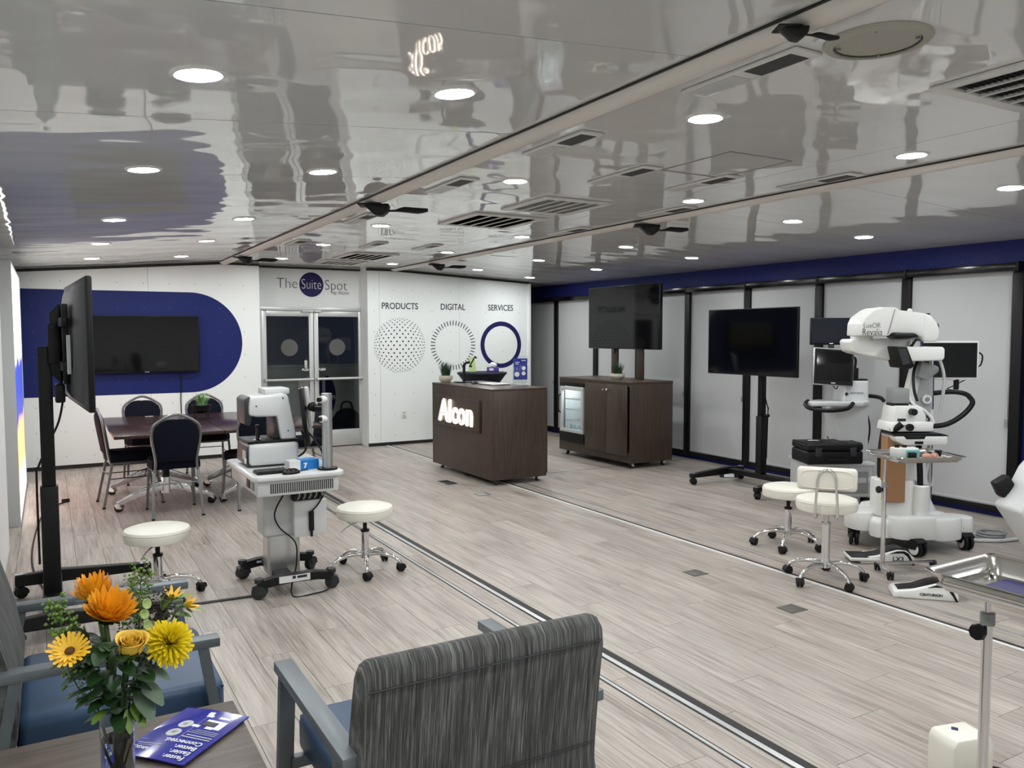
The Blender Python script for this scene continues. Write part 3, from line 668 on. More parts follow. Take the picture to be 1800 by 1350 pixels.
def chair_proto(label, loc, rz):
    t = thing('banquet_chair', label, 'chair', loc, rz, 'navy banquet chairs round the conference table')
    b = B(); n = 10
    def ring(z, k, d0=-.205, d1=.225): return [(x*k, (y*k if y > 0 else y), z) for x, y in ((-.20, d0), (.20, d0), (.215, .05), (.20, .17), (.15, d1), (0, d1+.01), (-.15, d1), (-.20, .17), (-.215, .05))]
    b.loft([ring(.425, .96), ring(.43, 1.), ring(.475, 1.), ring(.50, .96), ring(.508, .85)]); obj('seat', b, 'navy_fabric', t)
    def bk(z): return -.215-.075*(z-.45)/.5
    side = [(.168, .50), (.175, .56), (.195, .68), (.200, .76), (.186, .815), (.14, .856), (.06, .90), (0, .915)]
    inner = [(x-.014, z-.008) for x, z in side[:-2]] + [(.085, .868), (.03, .872), (0, .868)]
    poly = [(x, z) for x, z in inner] + [(-x, z) for x, z in inner[-2::-1]]
    b = B(); M = Matrix(((1, 0, 0, 0), (0, 1, -.15, -.215+.0675), (0, 0, 1, 0), (0, 0, 0, 1)))
    b.prism(poly, -.022, .022, 'y', .010, 2, M=M); obj('backrest', b, 'navy_fabric', t)
    pth = [(x, bk(z), z) for x, z in side] + [(-x, bk(z), z) for x, z in side[-2::-1]]
    b = B(); b.tube([(.175, -.205, .41)]+pth+[(-.175, -.205, .41)], .0125, 8, 3); obj('back_frame', b, 'frame_grey', t)
    b = B(); b.tube([(-.185, -.2, .415), (-.19, .17, .415), (-.13, .205, .415), (.13, .205, .415), (.19, .17, .415), (.185, -.2, .415)], .011, 8); obj('seat_frame', b, 'frame_grey', t)
    for s in (-1, 1):
        b = B(); b.tube([(s*.18, -.19, .42), (s*.185, -.20, .38), (s*.205, -.275, .012)], .011, 4, sq=(.022, .022)); lg = obj('leg', b, 'frame_grey', t)
        b = B(); b.box((s*.205, -.276, .007), (.026, .026, .014)); obj('foot_cap', b, 'rubber', lg)
        b = B(); b.tube([(s*.185, .17, .42), (s*.187, .18, .38), (s*.205, .235, .012)], .011, 4, sq=(.022, .022)); lg = obj('leg', b, 'frame_grey', t)
        b = B(); b.box((s*.205, .236, .007), (.026, .026, .014)); obj('foot_cap', b, 'rubber', lg)
        b = B(); b.tube([(s*.191, -.222, .27), (s*.191, .20, .27)], .006, 6); obj('stretcher', b, 'frame_grey', t)
    b = B(); b.tube([(-.19, -.222, .30), (.19, -.222, .30)], .006, 6); obj('stretcher', b, 'frame_grey', t)
    return t
ch = chair_proto('navy banquet chair in front of the conference table, its back to the room', (.95, 7.82, 0), .0)
dup(ch, (.66, 8.50, 0), -PI/2+.08, 'navy banquet chair at the left end of the table, seen side on')
dup(ch, (.90, 9.68, 0), PI, 'navy banquet chair behind the table, left of the small plant')
dup(ch, (1.56, 9.68, 0), PI, 'navy banquet chair behind the table, right of the small plant')
dup(ch, (1.64, 7.86, 0), .12, 'navy banquet chair in front of the table, half behind the cart')
dup(ch, (2.30, 8.62, 0), PI/2, 'navy banquet chair at the right end of the table behind the cart')

pl = thing('potted_plant', 'small succulent in a black bowl on a wire stand on the conference table', 'plant', (1.36, 8.85, .743))
b = B()
for k in range(4): a = PI/4+k*PI/2; b.tube([(.085*math.cos(a), .085*math.sin(a), .0), (.085*math.cos(a), .085*math.sin(a), .10)], .005, 6)
b.tube([(.085*math.cos(a*PI/8), .085*math.sin(a*PI/8), .095) for a in range(16)], .005, 6, 0, True); obj('wire_stand', b, 'black', pl)
b = B(); b.lathe([(0, .055), (.055, .055), (.088, .08), (.10, .14), (.094, .14), (.08, .12), (0, .12)], 24); obj('pot', b, 'black', pl)
def blades(name, c, n, h, spread, r0, w, mt, parent, seed=1, droop=.3):
    rnd = random.Random(seed); b = B()
    for i in range(n):
        a = rnd.uniform(0, 2*PI); rr = r0*math.sqrt(rnd.random()); hh = h*rnd.uniform(.65, 1.05); sp_ = spread*rnd.uniform(.15, 1.)
        x0, y0 = rr*math.cos(a), rr*math.sin(a); q = a+rnd.uniform(-.5, .5); px, py = -math.sin(q)*w/2, math.cos(q)*w/2; v = []
        for k in range(4):
            t_ = k/3; d = sp_*t_**1.7; z = hh*t_-droop*sp_*t_**3; ww = (1-.95*t_**1.6)
            cx_, cy_ = c[0]+x0+d*math.cos(q), c[1]+y0+d*math.sin(q)
            v += [(cx_-px*ww, cy_-py*ww, c[2]+z), (cx_+px*ww, cy_+py*ww, c[2]+z)]
        b.raw(v, [(0, 1, 3, 2), (2, 3, 5, 4), (4, 5, 7, 6)])
    o = obj(name, b, mt, parent); o['kind'] = 'stuff'; return o
blades('leaves', (0, 0, .12), 46, .15, .09, .05, .030, 'succulent', pl, 3)

tv = thing('wall_television', 'large wall television on the blue graphic behind the table', 'television', (1.055, YB-.07, 1.495))
b = B(); b.bb((-.615, -.02, -.352), (.615, .02, .352), .006); obj('bezel', b, 'black', tv)
b = B(); b.bb((-.605, -.0225, -.335), (.605, -.0195, .343)); obj('display', b, 'screen', tv, smooth=False)
b = B(); b.bb((-.3, .02, -.25), (.3, .066, .2), .01); obj('wall_mount', b, 'black', tv)
b = B(); b.bb((-.025, -.0235, -.347), (.025, -.022, -.341)); obj('maker_mark', b, 'light_grey', tv)
b = B(); b.tube([(.38, .045, -.30), (.40, .055, -.5), (.39, .06, -.72), (.40, .06, -1.2)], .006, 6, 4); obj('power_cable', b, 'rubber', tv)

# ------------------------------------------------------------------ mobile screen stands
def mobile_screen(label, loc, rz, w=1.22, h=.70, zc=1.53, tilt=0, base=.45):
    """local +x is the side the screen faces; the post stands at the origin"""
    t = thing('mobile_television', label, 'television', loc, rz)
    b = B(); b.box((0, 0, .42), (.09, .075, .66), .006); obj('lower_post', b, 'black', t)
    b = B(); b.box((0, 0, 1.12), (.07, .055, .84), .005); obj('upper_post', b, 'black', t)
    b = B(); b.box((0, 0, .115), (.10, 2*base, .05), .005); obj('crossbar', b, 'black', t)
    for s in (-1, 1):
        b = B(); b.prism([(-.20, .075), (.56, .075), (.56, .12), (.02, .155), (-.20, .14)], s*base-.028, s*base+.028, 'y', .005, 1); lg = obj('leg', b, 'black', t)
        for x in (-.17, .52):
            b = B(); caster(b, (x, s*base, .09), .034, .05, .4*s); obj('castor', b, 'rubber', t)
            b = B(); b.box((x, s*base, .148 if x < 0 else .122), (.06, .035, .006), .002); obj('bolt_plate', b, 'chrome', lg)
    R = Matrix.Translation((.17, 0, zc)) @ Matrix.Rotation(tilt, 4, 'Z')
    b = B(); b.box((.0, 0, 0), (.03, w, h), .006, M=R); obj('bezel', b, 'black', t)
    b = B(); b.box((.0155, 0, .004), (.003, w-.02, h-.025), M=R); obj('display', b, 'screen', t, smooth=False)
    b = B()
    b.loft([[R @ Vector(p) for p in [(-.014, -w*.48, -h*.48), (-.014, w*.48, -h*.48), (-.014, w*.48, h*.47), (-.014, -w*.48, h*.47)]],
            [R @ Vector(p) for p in [(-.04, -w*.44, -h*.44), (-.04, w*.44, -h*.44), (-.03, w*.44, h*.42), (-.03, -w*.44, h*.42)]],
            [R @ Vector(p) for p in [(-.065, -w*.34, -h*.38), (-.065, w*.34, -h*.38), (-.05, w*.36, h*.30), (-.05, -w*.36, h*.30)]]]); obj('rear_shell', b, 'dark_grey', t)
    b = B()
    for y in (-.2, .2): b.box((-.08, y, 0), (.03, .03, .44), .004, M=R)
    for z in (-.12, .12): b.box((-.09, 0, z), (.03, .62, .05), .004, M=R)
    b.box((.05, 0, zc), (.06, .16, .22), .006); b.prism([(.03, -.17), (.085, -.23), (.085, .23), (.03, .17)], -.06, .06, 'y', .006, 1, M=Matrix.Translation((0, 0, zc))); obj('bracket', b, 'black', t)
    b = B(); b.cyl((0, .075, .76), (0, .035, .76), .016, n=10); b.ball((0, .085, .76), .02, 10); obj('clamp_knob', b, 'black', t)
    b = B(); b.tube([(.09, .10, zc-.3), (.06, .10, zc-.45), (.0, .05, zc-.58), (-.05, .04, zc-.7), (-.06, .03, .8), (-.06, .02, .3)], .006, 6, 5); obj('cable', b, 'rubber', t)
    return t
mobile_screen('black mobile screen on a wheeled floor stand in front of the white shades', (6.46, 6.0, 0), PI, 1.22, .69, 1.525)
tvl = mobile_screen('black mobile screen on a floor stand seen from behind at the left', (-.02, 5.25, 0), 0, 1.22, .70, 1.555, .06)
b = B(); b.box((.115, -.33, 1.50), (.02, .03, .21), .003); o = obj('spec_label', b, 'light_grey', tvl)
b = B(); b.box((.07, -.05, 1.28), (.05, .22, .10), .01); obj('media_box', b, 'black', tvl)
cw = thing('floor_cable', 'thin black cable lying on the floor below the backlit panel', 'cable', (-.12, 6.2, 0))
b = B(); b.tube([(.08, -.6, .006), (-.02, .2, .006), (-.02, 1.2, .006), (.05, 2.2, .008), (.22, 2.6, .008)], .006, 6, 6); obj('cord', b, 'rubber', cw)
b = B(); b.box((.22, 2.62, .016), (.07, .035, .03), .006); obj('plug', b, 'rubber', cw)
fs = thing('floor_cable', 'flat black cable cover on the floor running to the cart', 'cable', (.78, 5.03, 0), -.06)
b = B(); b.bb((-.42, -.016, 0), (.30, .016, .008), .003); obj('cover', b, 'gasket', fs)

# ------------------------------------------------------------------ diagnostic cart at the left of the middle
ct = thing('diagnostic_cart', 'white wheeled table on a telescopic column carrying an eye measuring device', 'cart', (1.28, 5.18, 0))
TZ = .775
b = B(); b.prism([(-.25, -.42), (.25, -.42), (.275, -.39), (.275, .39), (.25, .42), (-.25, .42), (-.275, .39), (-.275, -.39)], TZ-.03, TZ, 'z', .008, 2); obj('tabletop', b, 'device_white', ct)
b = B(); b.bb((-.245, -.385, TZ-.125), (.245, .385, TZ-.03), .01); ap = obj('apron', b, 'device_white', ct)
for k in range(30):
    b = B(); x = -.17+k*.0128; b.bb((x, -.3885, TZ-.108), (x+.0065, -.384, TZ-.05)); obj('vent_slot', b, 'vent_dark', ap)
b = B(); b.bb((-.249, -.30, TZ-.10), (-.244, -.20, TZ-.045), .001); obj('label_plate', b, 'mid_grey', ap)
b = B(); b.bb((-.251, -.19, TZ-.10), (-.244, -.11, TZ-.045), .002); obj('power_socket', b, 'black', ap)
b = B(); b.box((-.03, .0, .50), (.24, .20, .33), .02, 3); obj('upper_column', b, 'light_grey', ct)
b = B(); b.box((-.02, 0, .23), (.20, .165, .30), .015, 3); obj('lower_column', b, 'alu', ct)
b = B(); b.prism([(-.02, -.13), (.19, -.13), (.19, .05), (-.02, .05)], .33, .56, 'z', .01, 2, M=Matrix.Translation((.045, -.03, 0))); pc = obj('computer_box', b, 'device_white', ct)
b = B(); b.bb((.02, -.155, .56), (.22, .01, .65), .01); obj('cable_bay', b, 'black', ct)
b = B()
for k in range(5): x = .04+k*.036; b.tube([(x, -.15, .64), (x+.02, -.165, .60), (x+.01, -.15, .57)], .007, 6, 3)
obj('cable_loops', b, 'mid_grey', ct)
b = B(); b.cyl((.13, -.175, .37), (.13, -.175, .49), .017, n=10); b.cyl((.13, -.175, .33), (.13, -.175, .37), .008, n=8); obj('plug', b, 'rubber', ct)
b = B(); b.tube([(.13, -.175, .49), (.17, -.18, .53), (.20, -.165, .58), (.15, -.15, .62)], .005, 6, 4); b.tube([(-.02, -.14, .63), (-.09, -.14, .50), (-.06, -.13, .40), (.03, -.16, .30), (.03, -.17, .16), (.01, -.18, .10)], .005, 6, 5); b.tube([(.01, -.18, .10), (-.03, -.3, .008), (.10, -.32, .008), (.20, -.30, .02), (.22, -.26, .09)], .005, 6, 4); obj('power_cable', b, 'rubber', ct)
for s in (-1, 1):
    yy = s*.245 if s > 0 else -.235
    b = B(); b.tube([(-.22, yy, .085), (-.12, yy, .10), (0, yy, .105), (.14, yy, .10), (.24, yy, .085)], .03, 6, 0, sq=(.055, .05)); b.box((-.05, s*.12, .10), (.10, .24, .045), .006); ft = obj('foot', b, 'black', ct)
    for x in (-.215, .235):
        b = B(); caster(b, (x, yy, .10), .042, .05, .5*s+x, True); b.cyl((x, yy, .10), (x, yy, .125), .028, n=12); obj('castor', b, 'dark_grey', ct)
b = B(); b.bb((-.10, -.268, .085), (.09, -.2625, .125)); obj('type_label', b, 'paper', ct)
b = B(); b.bb((-.02, -.27, .105), (-.0, -.2655, .122)); b.bb((.01, -.27, .105), (.07, -.2655, .12)); obj('type_label_print', b, 'ink', ct)
b = B(); b.bb((.12, -.25, .10), (.17, -.21, .112)); b.bb((-.13, .21, .10), (-.08, .25, .112)); obj('brake_badge', b, 'light_grey', ct)

dv = thing('biometry_device', 'white eye measuring instrument with black arch standing on the cart', 'medical device', (1.19, 5.27, TZ), 0); dv.scale = (.72, .82, .82)
b = B(); b.box((.03, 0, .10), (.44, .40, .17), .035, 3); obj('base_housing', b, 'device_white', dv)
b = B(); b.prism([(-.205, .035), (-.195, .165), (-.14, .190), (-.14, .02), (-.19, .018)], -.185, .185, 'y', .01, 2); fr = obj('front_panel', b, 'dark_grey', dv)
b = B(); b.bb((-.207, -.15, .06), (-.199, -.05, .13), .003); obj('screen_badge', b, 'light_grey', fr)
b = B(); b.bb((-.211, -.175, .035), (-.199, -.13, .075), .003); obj('yellow_badge', b, 'vinyl_cream', fr)
b = B(); b.box((.03, 0, .195), (.44, .36, .02), .006); obj('deck', b, 'black', dv)
b = B(); b.prism([(-.17, .47), (-.16, .535), (.14, .56), (.17, .54), (.235, .235), (.235, .20), (.10, .20), (.07, .385), (-.10, .385), (-.17, .40)], -.17, .17, 'y', .02, 3); obj('head_housing', b, 'device_white', dv)
b = B(); b.prism([(-.205, .33), (-.205, .525), (-.15, .548), (-.14, .39), (-.155, .32)], -.15, .15, 'y', .015, 2); obj('head_face', b, 'dark_grey', dv)
b = B(); b.bb((.05, -.13, .205), (.12, .13, .38), .01); obj('inner_arch', b, 'dark_grey', dv)
b = B(); b.box((.10, .05, .57), (.22, .24, .05), .012); obj('rear_module', b, 'device_white', dv)
for x, z in ((-.11, .47), (.12, .525), (.16, .27)): b = B(); b.cyl((x, -.174, z), (x, -.168, z), .006, n=8); obj('screw', b, 'black', dv)
b = B(); b.lathe([(0, .188), (.065, .188), (.06, .202), (.03, .21), (.018, .215), (.015, .30), (.02, .305), (.018, .32), (0, .322)], 16, c=(-.08, -.08, .0)); obj('joystick', b, 'black_gloss', dv)

mn = thing('monitor_arm', 'flat monitor turned edge on, clamped to a silver pole on the cart', 'monitor', (1.225, 5.16, TZ))
b = B(); b.cyl((.25, -.30, 0), (.25, -.30, .012), .062, n=24); obj('foot_plate', b, 'black', mn)
b = B(); b.cyl((.25, -.30, .012), (.25, -.30, .47), .032, n=24); obj('pole', b, 'alu', mn)
b = B(); b.tube([(.25, -.30, .37), (.20, -.22, .37), (.20, -.15, .37), (.21, -.06, .37)], .02, 10, 3); b.ball((.19, -.20, .385), .028, 10); obj('arm', b, 'black', mn)
b = B()
for z in (.315, .435): b.cyl((.20, -.335, z), (.24, -.31, z), .022, n=14)
obj('clamp_ring', b, 'white_plastic', mn)
b = B()
for z in (.315, .435): b.cyl((.185, -.345, z), (.20, -.335, z), .014, n=10)
obj('clamp_knob', b, 'black', mn)
Mr = Matrix.Translation((.20, -.02, .315)) @ Matrix.Rotation(-.34, 4, 'Z') @ Matrix.Rotation(-.10, 4, 'Y')
b = B(); b.box((0, 0, 0), (.028, .38, .37), .006, M=Mr); obj('casing', b, 'black_gloss', mn)
b = B(); b.box((-.0155, 0, .005), (.003, .355, .335), M=Mr); obj('display', b, 'screen', mn, smooth=False)
b = B(); b.box((.02, -.02, .05), (.03, .10, .26), .012, M=Mr); obj('rear_column', b, 'light_grey', mn)
b = B(); b.tube([(.16, -.08, .25), (.20, -.18, .18), (.235, -.27, .09), (.245, -.30, .02)], .006, 6, 4); b.tube([(.16, -.05, .22), (.17, -.10, .10), (.12, .02, .03)], .007, 6, 4); obj('cable', b, 'rubber', mn)
kb = thing('keyboard', 'small black keyboard lying on the cart in front of the device', 'keyboard', (1.14, 4.90, TZ), .02)
b = B(); b.box((0, 0, .008), (.19, .12, .014), .003); obj('tray', b, 'black', kb)
for i in range(10):
    for j in range(4): b = B(); b.box((-.082+i*.0182, -.042+j*.028, .0175), (.0145, .022, .006), .001, 1); obj('key', b, 'dark_grey', kb, smooth=False)
ms = thing('computer_mouse', 'black computer mouse beside the keyboard on the cart', 'mouse', (1.235, 4.80, TZ), .25)
b = B(); b.ball((0, 0, .004), .05, 18, (1.15, .62, .62)); bm_ = b.bm
for v in bm_.verts: v.co.z = max(v.co.z, .001)
obj('shell', b, 'black_gloss', ms)
b = B(); b.tube([(.05, .01, .01), (.10, .04, .005), (.14, .05, .005)], .003, 6, 5); obj('cord', b, 'rubber', ms)
bx = thing('carton', 'small blue and white carton lying on the cart', 'box', (1.345, 4.95, TZ), .12)
b = B(); b.box((.03, 0, .03), (.12, .085, .06), .002, 1); obj('carton_body', b, 'box_blue', bx)
b = B(); b.box((-.065, 0, .03), (.07, .086, .0605), .002, 1); obj('pale_end', b, 'paper', bx)
text('arrow_mark', '7', .04, (-.0, -.0435, .025), '-y', 'print_white', bx, bold=.002)

# ------------------------------------------------------------------ reception counter
CX0, CX1, CY0, CY1, CZ = 4.02, 4.72, 7.43, 8.94, 1.03
rc = thing('reception_counter', 'dark walnut reception counter with a glowing name sign on its front', 'counter', ((CX0+CX1)/2, (CY0+CY1)/2, 0)); W, L = (CX1-CX0)/2, (CY1-CY0)/2
b = B(); b.bb((-W+.012, -L+.012, .06), (W-.012, L-.012, CZ-.03), .002); obj('carcass', b, 'walnut', rc)
b = B(); b.bb((-W, -L, .06), (-W+.02, L, CZ-.004), .002); obj('front_panel', b, 'walnut', rc)
b = B(); b.bb((-W+.02, -L, .06), (W-.03, -L+.018, CZ-.004), .002); obj('end_panel', b, 'walnut', rc)
b = B(); b.bb((-W+.02, L-.018, .06), (W-.03, L, CZ-.004), .002); obj('end_panel', b, 'walnut', rc)
b = B(); b.bb((-W-.002, -L-.002, CZ-.022), (W-.01, L+.002, CZ), .002); obj('countertop', b, 'walnut_top', rc)
b = B(); b.bb((W-.03, -L+.01, .09), (W, -.01, CZ-.03), .002); obj('rear_door', b, 'walnut', rc)
b = B(); b.bb((W-.03, .01, .09), (W, L-.01, CZ-.03), .002); obj('rear_door', b, 'walnut', rc)
for x in (-W+.09, W-.09):
    for y in (-L+.08, 0, L-.08): b = B(); caster(b, (x, y, .06), .022, .035, random.uniform(0, 3), True, 0, 1); obj('castor', b, ['dark_grey', 'chrome'], rc)
b = B(); b.bb((-W-.028, -L+.24, .545), (-W-.001, L-.14, .895), .003); sgp = obj('sign_panel', b, 'walnut', rc)
def sign(dx, depth, bold, mt, nm): text(nm, 'Alcon', .36, (-W-.034-dx, .05, .715), '-x', mt, rc, depth=depth, bold=bold, shear=.05, sx=1.02)
sign(.0, .003, .010, 'sign_glow', 'letter_glow')
sign(.014, .008, -.004, 'sign_face', 'letter_face')

pp = thing('potted_plant', 'grass in a round stone pot on the reception counter', 'plant', (4.145, 8.83, CZ))
def stonepot(t, r=.075, h=.085):
    b = B(); b.lathe([(0, 0), (r*.62, 0), (r*.95, h*.3), (r*1.08, h*.6), (r*.98, h), (r*.88, h), (r*.86, h*.82), (0, h*.80)], 28); obj('pot', b, 'stone_pot', t)
    b = B(); b.tube([(r*.98, 0, h*.95), (r*1.25, 0, h*.8), (r*1.2, 0, h*.5), (r*1.02, 0, h*.5)], .006, 8, 4); obj('handle', b, 'stone_pot', t)
stonepot(pp); blades('grass', (0, 0, .07), 210, .19, .085, .05, .007, 'leaf', pp, 5, .15)
st = thing('device_stand', 'black tablet stand on a post on the reception counter', 'stand', (4.33, 8.70, CZ))
b = B(); b.box((0, 0, .006), (.20, .14, .012), .004); obj('base_plate', b, 'black', st)
b = B(); b.cyl((0, 0, .012), (0, 0, .22), .017, n=14); b.tube([(0, 0, .20), (.02, -.01, .235), (.06, -.04, .245)], .015, 8, 3); obj('post', b, 'black', st)
Ms = Matrix.Translation((.085, -.055, .255)) @ Matrix.Rotation(-.5, 4, 'Z') @ Matrix.Rotation(.5, 4, 'Y')
b = B(); b.box((0, 0, 0), (.016, .10, .15), .006, M=Ms); obj('cradle', b, 'black', st)
b = B()
for y, z in ((-.05, .06), (.05, .06), (-.05, -.06), (.05, -.06)): b.box((.012, y, z), (.03, .018, .018), .004, M=Ms)
obj('claw', b, 'black', st)
mo = thing('computer_mouse', 'black mouse lying on the reception counter', 'mouse', (4.32, 8.40, CZ), .3)
b = B(); b.ball((0, 0, .003), .05, 16, (.65, 1.1, .6))
for v in b.bm.verts: v.co.z = max(v.co.z, .001)
obj('shell', b, 'black_gloss', mo)
lp = thing('laptop', 'closed pale laptop lying flat on the reception counter', 'laptop', (4.43, 8.12, CZ), .05)
b = B(); b.box((0, 0, .006), (.23, .33, .010), .004); obj('base', b, 'alu', lp)
b = B(); b.box((0, 0, .0145), (.23, .33, .006), .003); obj('lid', b, 'light_grey', lp)
b = B(); b.bb((-.10, .02, .0178), (.05, .17, .0192)); b.bb((-.02, -.15, .0178), (.10, -.02, .0190)); obj('paper_sheet', b, 'paper', lp)
bh = thing('brochure_holder', 'clear acrylic holder with a purple leaflet at the end of the counter', 'brochure holder', (4.60, 7.82, CZ), -.55)
b = B(); b.box((0, .0, .006), (.18, .11, .006), .002); bq = Matrix.Rotation(-.12, 4, 'X'); b.box((0, .03, .175), (.18, .004, .34), .001, M=bq); b.box((0, .0, .165), (.18, .003, .27), .001, M=bq); obj('holder', b, 'acrylic', bh)
b = B(); b.box((0, .0155, .190), (.155, .012, .24), .001, M=bq); lf = obj('leaflet', b, 'brochure', bh)
b = B()
for x, z, r in ((.035, .20, .022), (.035, .14, .022), (-.04, .13, .028)): b.prism(disc((x, z), r, 16), .007, .009, 'y', M=bq)
b.prism([(-.06, .27), (-.01, .27), (-.01, .262), (-.06, .262)], .007, .009, 'y', M=bq); b.prism([(-.06, .25), (-.02, .25), (-.02, .242), (-.06, .242)], .007, .009, 'y', M=bq); b.prism([(.01, .29), (.06, .29), (.06, .282), (.01, .282)], .007, .009, 'y', M=bq)
obj('leaflet_print', b, 'print_white', bh, smooth=False)

ck = thing('cocktail_table', 'tall table in a stretched navy cloth behind the reception counter', 'table', (5.30, 10.08, 0))
b = B(); b.lathe([(.27, .02), (.235, .10), (.185, .35), (.165, .6), (.20, .86), (.33, 1.035), (.355, 1.06), (.352, 1.075), (.33, 1.08), (0, 1.08)], 40); obj('cover', b, 'navy_cloth', ck)
for k in range(4): a = k*PI/2+.4; b = B(); b.lathe([(0, 0), (.035, 0), (.035, .012), (.02, .03), (0, .03)], 12, c=(.25*math.cos(a), .25*math.sin(a), 0)); obj('foot', b, 'rubber', ck)
tb = thing('tissue_box', 'purple tissue box with a white tissue, on the navy covered table', 'tissue box', (5.42, 9.98, 1.08), -.5)
b = B(); b.box((0, 0, .035), (.17, .10, .07), .003); obj('carton_body', b, 'purple', tb)
b = B(); b.box((-.02, -.0505, .04), (.06, .002, .03)); obj('label_patch', b, 'print_white', tb)
b = B(); n = 12; rnd = random.Random(4)
b.loft([[(.045*q*math.cos(2*PI*i/n)*(1+.25*math.sin(3*i)), .03*q*math.sin(2*PI*i/n)*(1+.3*math.cos(2*i)), z+.012*math.sin(2.3*i)*(q < .8)) for i in range(n)] for q, z in ((.6, .07), (1.1, .085), (1.2, .11), (.9, .125), (.4, .13))]); obj('tissue', b, 'tissue', tb)
gc = thing('green_card', 'lime green card standing on the navy covered table', 'card', (5.22, 10.22, 1.08), -.5)
b = B(); b.prism([(-.055, .0), (.05, 0), (.03, .20), (.015, .215), (-.045, .21)], -.004, .004, 'y', .002, 1, M=Matrix.Rotation(-.08, 4, 'X')); obj('front_leaf', b, 'lime', gc)
b = B(); b.prism([(-.05, .0), (.05, 0), (.03, .19), (-.04, .19)], .03, .036, 'y', M=Matrix.Rotation(.10, 4, 'X')); obj('rear_leaf', b, 'lime', gc)

ou = thing('wall_outlet', 'white double power outlet low on the back wall', 'outlet', (4.489, YB, .446))
b = B(); b.bb((-.038, -.008, -.06), (.038, -.0005, .06), .003); obj('plate', b, 'white_plastic', ou)
for z in (-.025, .025):
    b = B(); b.prism(disc((0, z), .017, 16), -.0105, -.007, 'y'); obj('receptacle', b, 'light_grey', ou)
    b = B(); b.bb((-.008, -.0115, z-.004), (-.005, -.0100, z+.006)); b.bb((.005, -.0115, z-.004), (.008, -.0100, z+.006)); obj('slot', b, 'ink', ou)

# ------------------------------------------------------------------ cabinet with fridge and screen
KX0, KX1, KY0, KY1, KZ = 5.95, 6.60, 7.55, 9.08, 1.04
kb_ = thing('media_cabinet', 'dark walnut cabinet on castors carrying a large screen on two wood posts', 'cabinet', ((KX0+KX1)/2, (KY0+KY1)/2, 0)); W, L = (KX1-KX0)/2, (KY1-KY0)/2
b = B()
b.bb((-W, -L, .07), (W, -L+.02, KZ-.025), .002); b.bb((-W, L-.02, .07), (W, L, KZ-.025), .002)     # ends
b.bb((-W, -L+.02, .07), (W, L-.02, .19), .002)                                                        # plinth
b.bb((W-.015, -L+.02, .19), (W, L-.02, KZ-.025)); b.bb((-W+.02, .155, .19), (W-.015, .175, KZ-.025)); b.bb((-W, -L+.02, KZ-.06), (W, L-.02, KZ-.025))
obj('carcass', b, 'walnut', kb_)
b = B(); b.bb((-W-.003, -L-.003, KZ-.025), (W+.003, L+.003, KZ), .002); obj('top', b, 'walnut_top', kb_)
for y0, y1, ky in ((-L+.05, -.312, -.345), (-.308, .15, -.275)):
    b = B(); b.bb((-W-.018, y0, .15), (-W+.002, y1, KZ-.045), .002); dr = obj('door', b, 'walnut', kb_)
    b = B(); b.cyl((-W-.018, ky, .93), (-W-.034, ky, .93), .006, n=10); b.ball((-W-.04, ky, .93), .014, 12); obj('knob', b, 'chrome', dr)
for x in (-W+.08, W-.08):
    for y in (-L+.08, L-.08): b = B(); caster(b, (x, y, .07), .026, .04, random.uniform(0, 3), True, 0, 1); obj('castor', b, ['dark_grey', 'chrome'], kb_)
for y in (-.33, .19):
    b = B(); b.bb((W-.17, y-.065, KZ), (W-.145, y+.065, 1.95), .002); obj('screen_post', b, 'walnut', kb_)
sx_ = W-.22
b = B(); b.bb((sx_-.03, -.80, 1.42), (sx_+.02, .66, 2.225), .006); obj('bezel', b, 'black_gloss', kb_)
b = B(); b.bb((sx_-.0325, -.79, 1.43), (sx_-.0295, .65, 2.217)); obj('display', b, 'screen', kb_, smooth=False)
b = B(); b.bb((sx_+.02, -.32, 1.55), (sx_+.042, .32, 2.0)); obj('mount_plate', b, 'black', kb_)
b = B(); b.tube([(sx_+.03, .15, 1.43), (sx_+.05, .19, 1.36), (sx_+.07, .26, 1.35)], .007, 6, 4); obj('cable', b, 'rubber', kb_)
# the fridge stands in the open bay
fr_ = thing('mini_fridge', 'glass door drinks fridge built into the left bay of the cabinet', 'fridge', ((KX0+KX1)/2, 8.80, .19)); FX = KX0-(KX0+KX1)/2
fy0, fy1, fh = -.305, .255, .79
b = B(); b.bb((FX+.06, fy0, .0), (W-.03, fy1, .05)); b.bb((FX+.06, fy0, fh-.03), (W-.03, fy1, fh)); b.bb((FX+.06, fy0, .05), (W-.03, fy0+.03, fh-.03)); b.bb((FX+.06, fy1-.03, .05), (W-.03, fy1, fh-.03)); b.bb((W-.1, fy0, .05), (W-.03, fy1, fh-.03)); obj('cabinet_shell', b, 'white_plastic', fr_)
b = B(); b.bb((FX-.012, fy0, .0), (FX+.06, fy1, .125), .004); obj('grille_panel', b, 'black', fr_)
b = B(); b.bb((FX-.012, fy0, fh-.055), (FX+.06, fy1, fh), .004); obj('top_panel', b, 'black', fr_)
b = B(); b.bb((FX+.065, fy0+.031, .16), (FX+.085, fy0+.04, fh-.06)); obj('inner_light', b, 'fridge_light', fr_)
b = B(); b.bb((FX+.065, fy0+.06, fh-.045), (FX+.10, fy1-.06, fh-.034)); obj('inner_light', b, 'fridge_light', fr_)
b = B(); y0, y1, z0, z1 = fy0+.015, fy1-.015, .13, fh-.06; k = .045
for a, c in (((y0, z0), (y1, z0+k)), ((y0, z1-k), (y1, z1)), ((y0, z0+k), (y0+k, z1-k)), ((y1-k, z0+k), (y1, z1-k))): b.bb((FX-.02, a[0], a[1]), (FX+.02, c[0], c[1]), .003)
dr = obj('door', b, 'light_grey', fr_)
